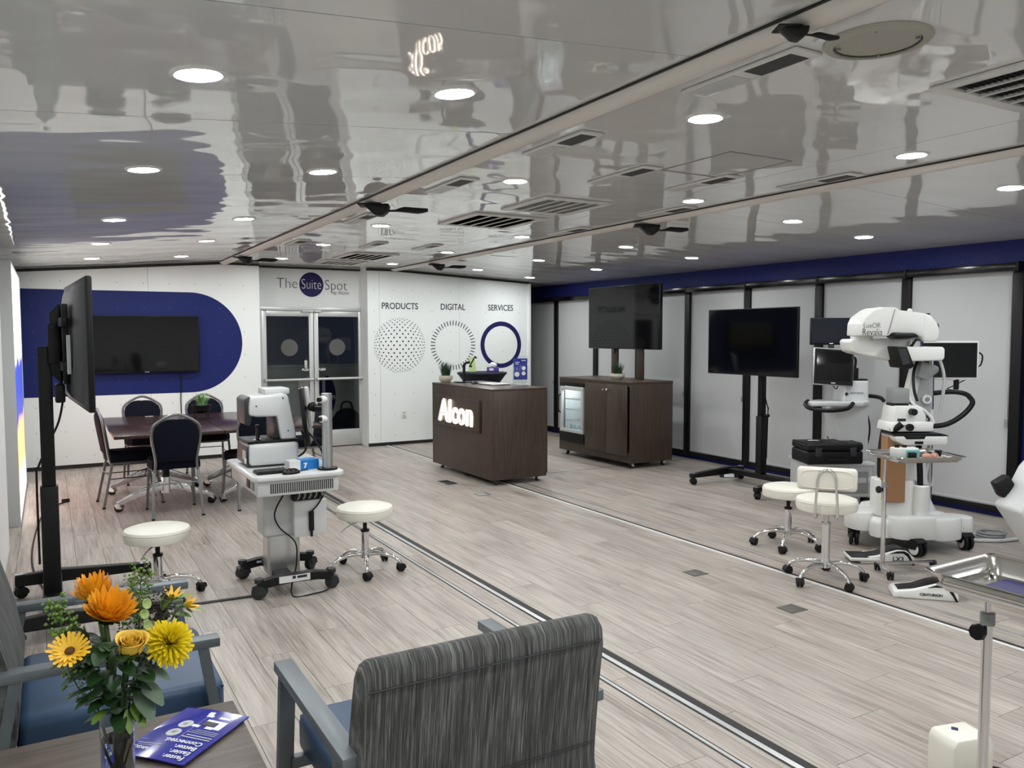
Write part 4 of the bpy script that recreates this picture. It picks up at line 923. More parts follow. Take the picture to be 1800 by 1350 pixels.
b = B(); b.bb((FX-.004, y0+k, z0+k), (FX+.002, y1-k, z1-k)); obj('pane', b, 'glass', dr, smooth=False)
b = B(); b.tube([(FX-.02, y1-.02, .62), (FX-.05, y1-.02, .60), (FX-.055, y1-.02, .50), (FX-.05, y1-.02, .40), (FX-.02, y1-.02, .38)], .009, 8, 4); obj('handle', b, 'black', dr)
for z in (.27, .42, .56):
    b = B(); b.bb((FX+.05, fy0+.035, z), (W-.1, fy1-.035, z+.006)); obj('shelf', b, 'acrylic', fr_)
    b = B(); b.bb((FX+.04, fy0+.035, z-.004), (FX+.05, fy1-.035, z+.012)); obj('shelf_edge', b, 'white_plastic', fr_)
def bottle(x, y, z, k, lb_):
    t = thing('water_bottle', lb_, 'bottle', (fr_.location.x+x, fr_.location.y+y, fr_.location.z+z), 0, 'water bottles in the fridge')
    b = B(); b.lathe([(0, 0), (.028, 0), (.03, .01), (.03, .10), (.026, .12), (.012, .15), (.011, .162), (0, .162)], 14); obj('body', b, 'water_bottle', t)
    b = B(); b.lathe([(0, .160), (.014, .160), (.014, .176), (0, .176)], 12); obj('cap', b, 'white_plastic', t)
    b = B(); b.lathe([(.0305, .04), (.0305, .085), (.0302, .085), (.0302, .04)], 14); obj('label_band', b, 'box_blue', t)
for i in range(5): bottle(FX+.09, fy0+.08+i*.085, .052, i, 'clear water bottle standing on the fridge floor, %s from the right' % ORD[i])
for i, (y, z) in enumerate(((.0, .276), (.07, .276), (.0, .345), (.07, .345))):
    t = thing('drink_can', 'white drink can on the fridge shelf, %s' % ('bottom left', 'bottom right', 'top left', 'top right')[i-1 if i % 2 else i+1], 'can', (fr_.location.x+FX+.09, fr_.location.y+fy0+.075+y, fr_.location.z+z), 0, 'white cans in the fridge')
    b = B(); b.lathe([(0, 0), (.026, 0), (.031, .006), (.031, .055), (.026, .062), (0, .062)], 16); obj('body', b, 'white_plastic', t)
    b = B(); b.lathe([(0, .0625), (.024, .0625), (.024, .066), (.021, .064), (0, .064)], 16); obj('lid', b, 'alu', t)
pp2 = thing('potted_plant', 'dark spiky plant in a stone bowl on the media cabinet', 'plant', (6.20, 8.13, KZ))
stonepot(pp2, .085, .075); blades('leaves', (0, 0, .06), 70, .16, .10, .055, .014, 'leaf', pp2, 9, .1)

# ------------------------------------------------------------------ floor boxes
for x, y, lb_ in ((3.729, 4.02, 'closed floor outlet cover in the middle of the room'), (3.723, 3.20, 'closed floor outlet cover nearest the camera'), (3.74, 7.12, 'closed floor outlet cover in front of the counter')):
    t = thing('floor_outlet', lb_, 'floor outlet', (x, y, 0))
    b = B(); b.prism([(-.065, -.06), (.065, -.06), (.065, .06), (-.065, .06)], 0, .003, 'z', .001, 1); obj('rim', b, 'bronze', t)
    b = B(); b.bb((-.055, -.05, .002), (.045, .05, .0045), .001); obj('lid', b, 'silver' if y > 7 else 'bronze', t)
    b = B(); b.bb((.047, -.05, .002), (.055, .05, .005)); obj('hinge', b, 'alu', t)
t = thing('floor_outlet', 'open floor outlet with its dark lid raised beside the counter', 'floor outlet', (3.715, 7.90, 0))
b = B(); b.bb((-.07, -.16, 0), (.07, .12, .003), .001); obj('rim', b, 'mid_grey', t)
b = B(); b.bb((-.055, .0, .002), (.055, .11, .005)); obj('well', b, 'black', t)
b = B(); b.bb((-.055, -.14, .002), (.055, -.02, .012), .002); obj('lid', b, 'dark_grey', t)

# ------------------------------------------------------------------ surgical microscope (stands turned 30 degrees, arm reaching left)
FACE = -YAW
def move(names, dx, start):
    for o in [c for c in sm.children if c.name.split('.')[0] in names][start:]: o.location.x += dx
sm = thing('surgical_microscope', 'large white surgical microscope on a lobed wheeled base', 'microscope', (5.68, 3.80, 0), FACE)
# base: a lobed platform
n = 60; lob = []
for i in range(n):
    a = 2*PI*i/n; r = .36+.05*math.cos(4*(a-.75))+.03*math.cos(8*(a-.75)); lob.append((r*math.cos(a)*.98-.04, r*math.sin(a)*.88))
b = B(); b.loft([[(x*k, y*k, z) for x, y in lob] for k, z in ((.93, .10), (1., .11), (1., .20), (.985, .222), (.93, .24), (.55, .268), (.5, .27))]); obj('base', b, 'white_plastic', sm)
b = B(); b.loft([[(x*k, y*k, z) for x, y in lob] for k, z in ((.8, .085), (.9, .101))]); obj('base_underside', b, 'black', sm)
def lobe(c, rx, ry, z0, z1, ang):
    b = B(); nn = 28; M = Matrix.Translation((c[0], c[1], 0)) @ Matrix.Rotation(ang, 4, 'Z')
    sup = [(rx*abs(math.cos(a))**.7*(1 if math.cos(a) > 0 else -1), ry*abs(math.sin(a))**.7*(1 if math.sin(a) > 0 else -1)) for a in [2*PI*i/nn for i in range(nn)]]
    b.loft([[M @ Vector((x*k, y*k, z)) for x, y in sup] for k, z in ((.97, z0), (1, z0+.012), (1, z1-.02), (.95, z1-.004), (.85, z1))]); return obj('base_lobe', b, 'white_plastic', sm)
lobe((-.33, -.02), .15, .12, .13, .265, .3); lobe((-.10, -.25), .17, .13, .115, .275, 0.); lobe((.12, -.22), .14, .14, .105, .262, .3); lobe((.30, -.10), .13, .09, .12, .235, -.5); lobe((-.05, .28), .18, .12, .12, .25, 0)
for x, y, a in ((-.425, -.04, 1.2), (-.115, -.39, 1.9), (.335, -.205, 1.6), (.10, .38, 1.4)):
    b = B(); caster(b, (x, y, .12), .062, .075, a, True, 1, 0)
    cst = obj('castor', b, ['rubber', 'black'], sm)
    b = B(); M = Matrix.Translation((x, y, .062)) @ Matrix.Rotation(a, 4, 'Z')
    for s in (-1, 1): b.lathe([(0, 0), (.044, 0), (.046, .003), (0, .004)], 18, M=M @ Matrix.Translation((0, s*.034, 0)) @ Matrix.Rotation(-s*PI/2, 4, 'X'))
    b.box((.064, 0, .005), (.012, .03, .05), .003, M=M); obj('wheel_cover', b, 'white_plastic', cst)
# column with its shrouds
b = B(); b.loft([[(-.03+rx*math.cos(2*PI*i/20), .02+ry*math.sin(2*PI*i/20), z) for i in range(20)] for rx, ry, z in ((.24, .2, .25), (.235, .195, .27), (.19, .16, .36), (.165, .15, .52), (.15, .14, .74), (.145, .14, .90), (.14, .13, .98))]); obj('column', b, 'white_plastic', sm)
b = B(); b.prism([(-.21, -.24), (-.02, -.27), (.06, -.20), (.06, -.05), (-.24, -.05), (-.25, -.18)], .25, .53, 'z', .018, 3); obj('front_shroud', b, 'white_plastic', sm)
b = B(); b.lathe([(.035, 0), (.05, .01), (.055, .08), (.052, .13), (.04, .14), (.036, .13), (.034, .03), (0, .03)], 18, c=(-.265, -.13, .39)); obj('holster', b, 'white_plastic', sm)
b = B(); b.lathe([(.04, 0), (.055, .015), (.06, .12), (.058, .23), (.046, .24), (.04, .23), (.038, .03), (0, .03)], 18, c=(.075, -.26, .26)); obj('holster', b, 'white_plastic', sm)
b = B(); b.tube([(.072, -.26, .40), (.066, -.255, .6), (.055, -.24, .82), (.05, -.2, .90)], .021, 10, 4); obj('grip_handle', b, 'black', sm)
b = B(); b.tube([(-.265, -.13, .45), (-.27, -.11, .6), (-.255, -.09, .78), (-.22, -.06, .92), (-.18, 0, 1.0)], .022, 10, 4); obj('hose', b, 'black', sm)
b = B(); b.prism([(-.225, -.29), (-.09, -.30), (-.07, -.20), (-.225, -.19)], .375, .86, 'z', .004, 1, M=Matrix.Translation((0, 0, 0))); cb = obj('wrapped_carton', b, 'cardboard', sm)
# mast: two leaning cheeks and a rear panel
b = B(); b.prism([(-.12, .93), (-.03, .93), (.055, 1.36), (.05, 1.42), (-.01, 1.40)], .02, .10, 'y', .012, 2); obj('mast_cheek', b, 'white_plastic', sm)
b = B(); b.prism([(-.03, .88), (.21, .80), (.23, 1.02), (.22, 1.36), (.12, 1.40), (.06, 1.12)], .10, .24, 'y', .015, 2); mp_ = obj('mast_panel', b, 'silver', sm)
b = B(); b.cyl((.165, .10, 1.10), (.165, .075, 1.10), .035, n=20); obj('pivot_cap', b, 'white_plastic', mp_)
b = B(); b.cyl((.165, .076, 1.10), (.165, .07, 1.10), .018, n=16); obj('pivot_bolt', b, 'mid_grey', mp_)
b = B(); b.prism([(.02, 1.28), (.10, 1.25), (.185, 1.32), (.18, 1.36), (.05, 1.40)], -.06, .10, 'y', .015, 2); obj('lamp_hood', b, 'mid_grey', sm)
b = B(); b.cyl((.225, .12, .26), (.215, .12, 1.40), .019, n=14); obj('rear_pole', b, 'steel', sm)
b = B(); b.cyl((.2165, .12, .90), (.216, .12, 1.02), .0225, n=14); obj('pole_sleeve', b, 'white_plastic', sm)
# arms
b = B(); b.prism([(-.475, 1.545), (-.46, 1.565), (-.02, 1.57), (.03, 1.45), (.02, 1.375), (-.17, 1.405), (-.42, 1.455), (-.46, 1.475)], -.02, .20, 'y', .022, 3); obj('lower_arm', b, 'white_plastic', sm)
b = B(); b.cyl((-.36, .06, 1.55), (-.36, .06, 1.60), .08, n=20); obj('arm_pivot', b, 'white_plastic', sm)
hp = [(-.447, 1.590), (-.443, 1.682), (-.422, 1.728), (-.345, 1.785), (-.30, 1.80), (-.205, 1.80), (-.185, 1.79), (-.235, 1.60), (-.25, 1.588)]
b = B(); b.prism(hp, -.15, .13, 'y', .02, 3); hd = obj('arm_housing', b, 'white_plastic', sm)
b = B(); b.prism([(-.255, 1.60), (-.205, 1.782), (-.16, 1.779), (-.04, 1.768), (.03, 1.755), (.03, 1.57), (-.03, 1.60)], -.13, .11, 'y', .02, 3); obj('spring_arm', b, 'white_plastic', sm)
b = B(); b.prism([(-.262, 1.60), (-.212, 1.786), (-.205, 1.786), (-.250, 1.60)], -.1505, -.12, 'y'); obj('panel_gap', b, 'mid_grey', sm)
b = B(); b.prism([(.02, 1.765), (.08, 1.74), (.125, 1.69), (.147, 1.64), (.147, 1.59), (.13, 1.545), (.035, 1.545), (.0, 1.60)], -.12, .10, 'y', .022, 3); obj('end_housing', b, 'white_plastic', sm)
b = B(); b.box((.055, -.02, 1.752), (.07, .12, .012), .004, M=Matrix.Rotation(.0, 4, 'Y')); obj('vent_slot', b, 'black', sm)
b = B(); b.cyl((.147, -.02, 1.655), (.175, -.02, 1.655), .028, n=16); obj('side_knob', b, 'black', sm)
for x in (-.14, -.04): b = B(); b.ball((x, -.03, 1.778), .018, 10); obj('top_stud', b, 'white_plastic', sm)
b = B(); b.prism([(-.22, 1.615), (-.14, 1.61), (-.07, 1.61), (-.04, 1.585), (-.10, 1.57), (-.2, 1.565), (-.235, 1.585)], -.19, -.05, 'y', .014, 2); obj('handgrip', b, 'black', sm)
text('lettering', 'LuxOR', .055, (-.375, -.1515, 1.665), '-y', 'ink_grey', sm, bold=-.001, sx=.8)
text('lettering', 'Revalia', .075, (-.372, -.1515, 1.615), '-y', 'ink', sm, bold=-.001, sx=.72)
b = B(); b.cyl((.085, -.02, 1.505), (.085, -.02, 1.55), .056, n=24); b.cyl((.085, -.02, 1.52), (.085, -.02, 1.528), .060, n=24); obj('swivel_ring', b, 'steel', sm)
b = B(); b.prism([(-.085, 1.508), (.222, 1.508), (.236, 1.49), (.236, 1.425), (.22, 1.405), (-.05, 1.40)], -.16, .14, 'y', .016, 3); obj('optics_box', b, 'white_plastic', sm)
b = B(); b.prism([(-.17, 1.512), (-.088, 1.508), (-.045, 1.40), (-.03, 1.365), (-.06, 1.345), (-.13, 1.352)], -.17, .02, 'y', .008, 2); cs = obj('control_screen', b, 'black', sm)
b = B(); b.raw([(-.155, -.1715, 1.495), (-.10, -.1715, 1.492), (-.065, -.1715, 1.385), (-.118, -.1715, 1.375)], [(0, 1, 2, 3)]); obj('display', b, 'dark_grey', cs, smooth=False)
for pts, r, mt in (([(.04, 0, 1.40), (-.01, -.05, 1.30), (-.015, -.08, 1.18), (.0, -.1, 1.10)], .011, 'black'), ([(.20, -.02, 1.41), (.23, -.03, 1.30), (.235, -.02, 1.15), (.22, .0, 1.0)], .012, 'light_grey'),
                   ([(-.12, -.20, 1.15), (-.09, -.22, 1.09), (-.01, -.24, 1.04), (.04, -.26, .97), (.02, -.26, .935), (-.02, -.25, .94)], .010, 'white_plastic'), ([(-.12, -.18, 1.11), (-.04, -.2, 1.05), (.03, -.22, .98), (.0, -.24, .96)], .006, 'black'), ([(-.10, 0, 1.42), (-.06, -.03, 1.47), (-.02, -.1, 1.56)], .008, 'black')):
    b = B(); b.tube(pts, r, 8, 5); obj('cable', b, mt, sm)
# viewing head and the white carriage below it
b = B(); b.box((-.095, -.24, 1.155), (.125, .12, .11), .012, 2); obj('camera_box', b, 'mid_grey', sm)
b = B(); b.box((-.095, -.24, 1.09), (.115, .11, .025), .004); obj('camera_collar', b, 'black', sm)
b = B(); b.prism([(-.145, 1.085), (.03, 1.085), (.08, 1.02), (.075, .955), (-.165, .955), (-.155, 1.02)], -.34, -.14, 'y', .012, 2); vh = obj('viewing_head', b, 'white_plastic', sm)
b = B(); b.prism([(-.17, .97), (.125, .97), (.125, .90), (-.185, .90)], -.36, -.12, 'y', .012, 2); obj('viewing_body', b, 'white_plastic', sm)
for x, z, r in ((-.03, 1.045, .024), (-.055, .935, .026)): b = B(); b.cyl((x, -.34, z), (x, -.385, z), r, n=14); obj('focus_knob', b, 'black', sm)
b = B(); b.tube([(-.165, -.33, .905), (-.135, -.36, .935), (-.11, -.37, .96)], .024, 12); obj('eyepiece', b, 'black', sm)
b = B(); b.bb((-.13, -.3415, .975), (-.07, -.3395, .995)); obj('type_label', b, 'ink', sm)
b = B(); b.bb((-.12, -.3615, .942), (-.04, -.359, .950)); obj('type_label', b, 'mid_grey', sm)
b = B(); b.prism([(-.18, .893), (.14, .893), (.20, .878), (.20, .872), (-.195, .872)], -.38, -.16, 'y', .004, 1); obj('carriage_top', b, 'black', sm)
b = B(); b.prism([(-.19, .874), (.195, .874), (.20, .83), (.19, .805), (-.11, .805), (-.17, .835)], -.38, -.16, 'y', .012, 2); obj('carriage', b, 'white_plastic', sm)
b = B(); b.prism([(-.12, .874), (.04, .874), (.03, .85), (-.10, .848)], -.382, -.37, 'y', .003, 1); b.bb((-.04, -.3825, .815), (.02, -.379, .835)); obj('carriage_grip', b, 'black', sm)
# monitor and rail on the far side
b = B(); b.box((.39, .24, 1.395), (.50, .035, .31), .008); mo_ = obj('monitor_casing', b, 'white_plastic', sm)
b = B(); b.box((.39, .2215, 1.397), (.465, .003, .272)); obj('display', b, 'screen', mo_, smooth=False)
b = B(); b.bb((.36, .2195, 1.25), (.42, .2225, 1.254)); obj('monitor_mark', b, 'light_grey', mo_)
b = B(); b.cyl((.475, .24, 1.165), (.475, .24, 1.245), .02, n=12); obj('monitor_stem', b, 'black', sm)
b = B(); b.tube([(.24, .16, 1.14), (.40, .18, 1.15), (.49, .16, 1.14), (.505, .10, 1.115), (.47, 0, 1.07), (.35, -.08, .99), (.22, -.08, .92), (.08, .0, .90)], .019, 10, 5); obj('push_rail', b, 'black', sm)
b = B(); b.tube([(-.24, -.05, .93), (-.16, -.14, .955), (-.10, -.10, .97)], .018, 8, 4); obj('push_rail', b, 'black', sm)
b = B(); b.tube([(.64, .24, 1.46), (.675, .24, 1.43), (.67, .25, 1.36), (.64, .26, 1.34)], .006, 6, 4); b.tube([(.55, .25, 1.24), (.46, .26, 1.19), (.41, .25, 1.17), (.45, .25, 1.16)], .004, 6, 4); obj('cable', b, 'rubber', sm)
b = B(); b.tube([(.2, .14, .62), (.22, .13, .45), (.20, .13, .38), (.14, .13, .35)], .01, 8, 4); b.tube([(.14, -.02, .62), (.12, -.03, .5), (.16, -.03, .45), (.18, -.02, .52)], .008, 8, 4); obj('side_hook', b, 'light_grey', sm)
# fine placement of the groups that hang in front of the column
move(('viewing_head', 'viewing_body', 'focus_knob', 'eyepiece', 'type_label'), -.13, 0)
move(('carriage_top', 'carriage', 'carriage_grip'), -.11, 0)
move(('camera_box', 'camera_collar'), -.12, 0)
move(('optics_box', 'swivel_ring'), -.07, 0); move(('control_screen',), -.03, 0)
move(('wrapped_carton', 'front_shroud'), -.08, 0); move(('grip_handle',), -.11, 0); move(('holster',), -.11, 1)
move(('mast_cheek',), .05, 0)
hs = thing('power_cord', 'grey cables coiled on the floor behind the microscope base', 'cable', (6.35, 3.55, 0), FACE)
b = B()
for k in range(3): b.tube([(.10*math.cos(a)+.01*k, .08*math.sin(a), .012+.02*k) for a in [2*PI*i/16 for i in range(16)]], .010, 6, 0, True)
obj('coil', b, 'mid_grey', hs)
b = B(); b.tube([(-.2, -.10, .016), (.0, -.12, .016), (.25, -.06, .016), (.55, -.14, .016)], .014, 8, 5); obj('cord', b, 'light_grey', hs)

# ------------------------------------------------------------------ console tower with two screens
tw = thing('surgical_console', 'grey white wheeled console tower with two stacked screens behind the stools', 'medical console', (6.36, 5.05, 0), FACE)
b = B(); b.box((0, 0, .26), (.60, .48, .30), .02, 3); obj('base_cabinet', b, 'light_grey', tw)
b = B(); b.box((.0, 0, .415), (.63, .50, .03), .01, 2); obj('base_deck', b, 'device_white', tw)
b = B(); b.box((0, -.244, .25), (.50, .01, .20), .004); dp = obj('front_panel', b, 'mid_grey', tw)
b = B(); b.box((.18, -.25, .27), (.10, .006, .05), .002); b.box((.265, -.25, .27), (.04, .006, .05), .002); obj('port_label', b, 'light_grey', dp)
for x in (-.25, .25):
    for y in (-.19, .19): b = B(); caster(b, (x, y, .12), .05, .055, .5); obj('castor', b, 'rubber', tw)
b = B(); b.prism([(.07, .43), (.31, .43), (.30, 1.17), (.09, 1.17), (.06, .95), (-.02, .88), (.02, .72)], -.10, .16, 'y', .015, 3); obj('column', b, 'device_white', tw)
b = B(); b.prism([(-.27, -.22), (.20, -.22), (.30, -.12), (.32, .10), (-.10, .10), (-.27, -.02)], .945, .985, 'z', .012, 2); obj('tray_shelf', b, 'device_white', tw)
b = B(); b.tube([(-.255, -.08, .985), (-.30, -.14, .96), (-.29, -.24, .93), (-.16, -.30, .915), (.02, -.29, .93), (.10, -.23, .975)], .019, 10, 5); obj('handle', b, 'black', tw)
b = B(); b.tube([(.28, .1, 1.0), (.36, .06, 1.02), (.44, -.02, 1.01), (.46, -.06, .98)], .018, 8, 4); obj('handle', b, 'black', tw)
Mt = Matrix.Translation((-.045, -.12, 1.30)) @ Matrix.Rotation(-.12, 4, 'X') @ Matrix.Rotation(.07, 4, 'Y')
b = B(); b.box((0, 0, 0), (.375, .03, .345), .01, 2, M=Mt); sc1 = obj('lower_casing', b, 'alu', tw)
b = B(); b.box((0, -.016, .0), (.355, .003, .325), M=Mt); obj('bezel', b, 'black', sc1)
b = B(); b.box((.0, -.018, .012), (.315, .003, .275), M=Mt); obj('display', b, 'screen', sc1, smooth=False)
b = B(); b.box((.0, -.02, -.148), (.04, .002, .008), M=Mt); obj('maker_mark', b, 'print_white', sc1)
b = B(); b.box((.02, .09, 1.63), (.41, .03, .255), .006); sc2 = obj('upper_casing', b, 'black', tw)
b = B(); b.box((.02, .0735, 1.635), (.39, .003, .225)); obj('display', b, 'screen_blue', sc2, smooth=False)
b = B(); b.box((.01, .0735, 1.515), (.035, .003, .008)); obj('maker_mark', b, 'print_white', sc2)
b = B(); b.box((.02, .10, 1.40), (.05, .03, .30), .004); b.cyl((0.02, .1, 1.15), (.02, .1, 1.3), .02, n=10); b.box((.0, .0, 1.30), (.06, .2, .06), .01); obj('screen_mast', b, 'dark_grey', tw)
b = B(); b.box((.195, -.02, 1.235), (.06, .05, .11), .006); b.tube([(.20, -.02, 1.29), (.205, -.02, 1.36), (.19, -.02, 1.385), (.17, -.02, 1.38)], .012, 8, 4); b.box((.245, -.02, 1.18), (.12, .08, .014), .003); obj('bracket', b, 'black', tw)
b = B(); b.prism([(.075, 1.05), (.092, 1.068), (.109, 1.05), (.092, 1.032)], -.108, -.10, 'y'); obj('emblem', b, 'ink', tw)
text('lettering', 'CENTURION', .022, (.185, -.1015, 1.058), '-y', 'ink_grey', tw)
b = B(); b.tube([(-.08, -.102, .66), (-.06, -.104, .62), (-.08, -.102, .59)], .004, 6, 3); b.tube([(.32, .0, .9), (.35, -.02, .75), (.34, -.02, .6), (.30, .02, .45)], .008, 6, 4); obj('cable', b, 'rubber', tw)
b = B(); b.tube([(-.05, -.13, 1.135), (-.02, -.14, 1.10), (.0, -.13, 1.125), (.03, -.12, 1.13)], .005, 6, 4); obj('cable', b, 'rubber', tw)
pc_ = thing('hard_case', 'black hard plastic equipment case lying on the console base', 'case', (6.20, 4.98, .43), FACE+.06)
b = B(); b.box((0, -.02, .06), (.52, .36, .12), .02, 3); obj('lower_shell', b, 'black', pc_)
b = B(); b.box((0, -.02, .155), (.52, .36, .065), .02, 3); obj('lid', b, 'black', pc_)
for x in (-.16, .16): b = B(); b.box((x, -.205, .115), (.06, .02, .08), .005); obj('latch', b, 'dark_grey', pc_)
b = B(); b.tube([(-.09, -.20, .05), (-.085, -.235, .05), (.085, -.235, .05), (.09, -.20, .05)], .011, 8); obj('handle', b, 'black', pc_)
for x in (-.25, -.12, .0, .12, .25): b = B(); b.box((x, -.02, .187), (.02, .30, .008), .002); obj('rib', b, 'black', pc_)
b = B(); b.bb((-.16, .0, .1915), (-.06, .05, .193)); obj('paper_label', b, 'paper', pc_)

# ------------------------------------------------------------------ instrument stands
def tray_mesh(w_, l_, h=.035, th=.002):
    b = B(); nn = 8
    def rr(W, L, r, z):
        q = []
        for cx_, cy_, a0 in ((W-r, L-r, 0), (-W+r, L-r, PI/2), (-W+r, -L+r, PI), (W-r, -L+r, 1.5*PI)):
            for k in range(nn): a = a0+PI/2*k/(nn-1); q.append((cx_+r*math.cos(a), cy_+r*math.sin(a), z))
        return q
    W, L = w_/2, l_/2; r = .035
    b.loft([rr(W-.045, L-.045, .02, .002), rr(W-.035, L-.035, .025, .004), rr(W-.018, L-.018, .03, h*.8), rr(W, L, r, h), rr(W+.002, L+.002, r, h-.002), rr(W, L, r, h-.004), rr(W-.020, L-.020, .03, h*.7), rr(W-.038, L-.038, .025, 0), rr(W-.05, L-.05, .02, -.001)], cap=False)
    t = rr(W-.045, L-.045, .02, .002); b.raw(t, [tuple(range(len(t)))]); t = rr(W-.05, L-.05, .02, -.001); b.raw(t, [tuple(range(len(t)))])
    return b
def mayo(label, loc, rz, z, w_, l_, off, zc, h):
    t = thing('instrument_stand', label, 'instrument stand', loc, rz)
    tr = tray_mesh(w_, l_, h); o = obj('tray', tr, 'steel', t, ang=50); o.location = (off[0], off[1], z)
    b = B(); b.tube([(off[0]-w_*.44, off[1]-l_*.42, z+.018), (off[0]+w_*.44, off[1]-l_*.42, z+.018), (off[0]+w_*.44, off[1]+l_*.42, z+.018), (off[0]-w_*.44, off[1]+l_*.42, z+.018)], .005, 6, 0, True)
    obj('tray_frame', b, 'chrome', t)
    b = B(); b.cyl((0, 0, zc-.02), (0, 0, z-.002), .0095, n=14); obj('inner_tube', b, 'chrome', t)
    b = B(); b.cyl((0, 0, .04), (0, 0, zc), .0145, n=16); obj('outer_tube', b, 'chrome', t)
    b = B(); b.cyl((0, 0, zc-.012), (0, 0, zc+.022), .020, n=16); obj('collar', b, 'mid_grey', t)
    b = B(); b.cyl((-.012, .004, zc-.03), (-.03, .006, zc-.03), .009, n=8); b.lathe([(0, -.01), (.022, -.01), (.025, 0), (.022, .01), (0, .01)], 8, M=Matrix.Translation((-.036, .006, zc-.03)) @ Matrix.Rotation(PI/2, 4, 'Y')); obj('clamp_knob', b, 'black', t)
    for dx, dy in ((-.02, -.13), (.02, .09)):
        b = B(); b.tube([(dx, dy, .045), (dx+.42, dy*1.05, .045)], .012, 8); obj('foot_tube', b, 'chrome', t)
    b = B(); b.tube([(-.02, -.13, .045), (0, 0, .05), (.02, .09, .045)], .014, 8); obj('foot_bar', b, 'chrome', t)
    for x, y in ((-.02, -.13), (.02, .09), (.39, -.135), (.42, .09)): b = B(); caster(b, (x, y, .055), .024, .04, 1.); obj('castor', b, 'rubber', t)
    return t
M1 = (4.79, 3.375); TZ1 = .775
mayo('steel instrument stand holding practice tools in front of the microscope', (M1[0], M1[1], 0), -.42, TZ1, .48, .40, (.195, -.02), .60, .04)
def on_tray(dx, dy): c_, s_ = math.cos(-.42), math.sin(-.42); return (M1[0]+c_*(dx)-s_*dy, M1[1]+s_*dx+c_*dy, TZ1+.004)
q = thing('tool_holder', 'white and teal holder with a black grip on the instrument tray', 'tool holder', on_tray(.12, -.02), -.5); q.scale = (1.25, 1.25, 1.25)
b = B(); b.box((0, 0, .03), (.13, .06, .06), .006); obj('block', b, 'white_plastic', q)
b = B(); b.box((.03, -.032, .028), (.07, .01, .045), .003); obj('teal_insert', b, 'teal', q)
b = B(); b.box((.02, -.045, .022), (.04, .02, .035), .004); b.cyl((-.04, 0, .06), (-.04, 0, .075), .012, n=10); b.cyl((0, 0, .06), (0, 0, .072), .012, n=10); obj('grip', b, 'black', q)
b = B(); b.tube([(-.05, -.05, .006), (0.02, -.09, .005), (.10, -.07, .005)], .004, 6, 4); obj('lead', b, 'rubber', q)
for i, (dx, dy, sx_2, lb_) in enumerate(((.24, -.08, 1.15, 'peach practice eye model lying at the middle of the tray'), (.315, -.05, .95, 'smaller peach practice eye model beside the clear droppers'))):
    q = thing('eye_model', lb_, 'model', on_tray(dx, dy), .3*i)
    b = B(); b.ball((0, 0, .02), .03*sx_2, 14, (1.25, .8, .7)); obj('body', b, 'skin_tone', q)
    b = B(); b.ball((.018*sx_2, -.0, .036*sx_2), .014, 10, (1, 1, .7)); obj('dark_tip', b, 'black', q)
q = thing('black_cup', 'small black cup standing on the instrument tray', 'cup', on_tray(.36, -.02)); b = B(); b.lathe([(0, 0), (.019, 0), (.021, .05), (.017, .05), (.015, .01), (0, .01)], 16); obj('body', b, 'black', q); b = B(); b.lathe([(.0205, .045), (.0235, .046), (.0235, .053), (.018, .053)], 16); obj('rim', b, 'black_gloss', q)
q = thing('dropper_pile', 'clear plastic droppers and caps at the right of the tray', 'droppers', on_tray(.37, -.10)); b = B(); rnd = random.Random(8)
for k in range(9): x, y = rnd.uniform(-.035, .035), rnd.uniform(-.035, .035); b.cyl((x, y, .006), (x+rnd.uniform(-.03, .03), y+rnd.uniform(-.03, .03), rnd.uniform(.008, .03)), .006, n=7)
o = obj('droppers', b, 'light_grey', q); o['kind'] = 'stuff'
q = thing('tool_card', 'white paper card under the tools on the instrument tray', 'card', on_tray(.26, -.06), -.42); b = B(); b.box((0, 0, .0008), (.20, .14, .0012)); obj('sheet', b, 'paper', q)

m2 = mayo('bare stainless instrument stand close to the camera at the right edge', (2.33, 1.30, 0), 0., .865, .345, .50, (.02, -.14), .775, .058)
b = B(); b.bb((-.11, -.12, .003), (.11, .16, .005)); pd = obj('tray_liner', b, 'ink_navy', m2); pd.location = (.02, -.14, .866)
M1b = None

# ------------------------------------------------------------------ foot pedals
def pedal(label, loc, rz, words, big):
    t = thing('foot_pedal', label, 'foot pedal', loc, rz)
    b = B(); b.prism([(-.19, .0), (.17, .0), (.175, .03), (.165, .055), (.12, .095), (.06, .10), (-.08, .055), (-.18, .04), (-.19, .02)], -.085, .085, 'y', .012, 2); obj('body', b, 'white_plastic', t)
    b = B(); b.prism([(-.16, .045), (-.07, .062), (.02, .098), (.06, .108), (.10, .106), (.145, .08), (.15, .06), (.0, .07)], -.055, .055, 'y', .008, 2); obj('treadle', b, 'black', t)
    b = B(); b.prism([(.0, .075), (.05, .095), (.10, .098), (.13, .08), (.155, .03), (.17, .0), (.155, .0), (.14, .03), (.115, .065), (.09, .082), (.04, .08)], -.0885, -.08, 'y', .002, 1); obj('side_trim', b, 'black', t)
    b = B(); b.bb((-.185, -.08, -.0), (-.02, .08, .014), .004); obj('rubber_sole', b, 'black', t)
    if big: b = B(); b.box((-.16, 0, .03), (.20, .19, .022), .009, 3); obj('heel_plate', b, 'white_plastic', t); b = B(); b.box((-.16, 0, .043), (.18, .16, .008), .003); obj('heel_mat', b, 'black', t)
    else: b = B(); b.tube([(.16, -.05, .05), (.215, -.045, .055), (.235, 0, .05), (.215, .045, .055), (.16, .05, .05)], .012, 8, 4); obj('carry_loop', b, 'white_plastic', t)
    for s_, sz, x, z, mt in words: text('lettering', s_, sz, (x, -.0865, z), '-y', mt, t, bold=.0006)
    return t
pedal('black and white foot pedal marked LX3 under the microscope', (5.08, 3.56, 0), FACE-.12, [('LX3', .045, .06, .04, 'ink')], True)
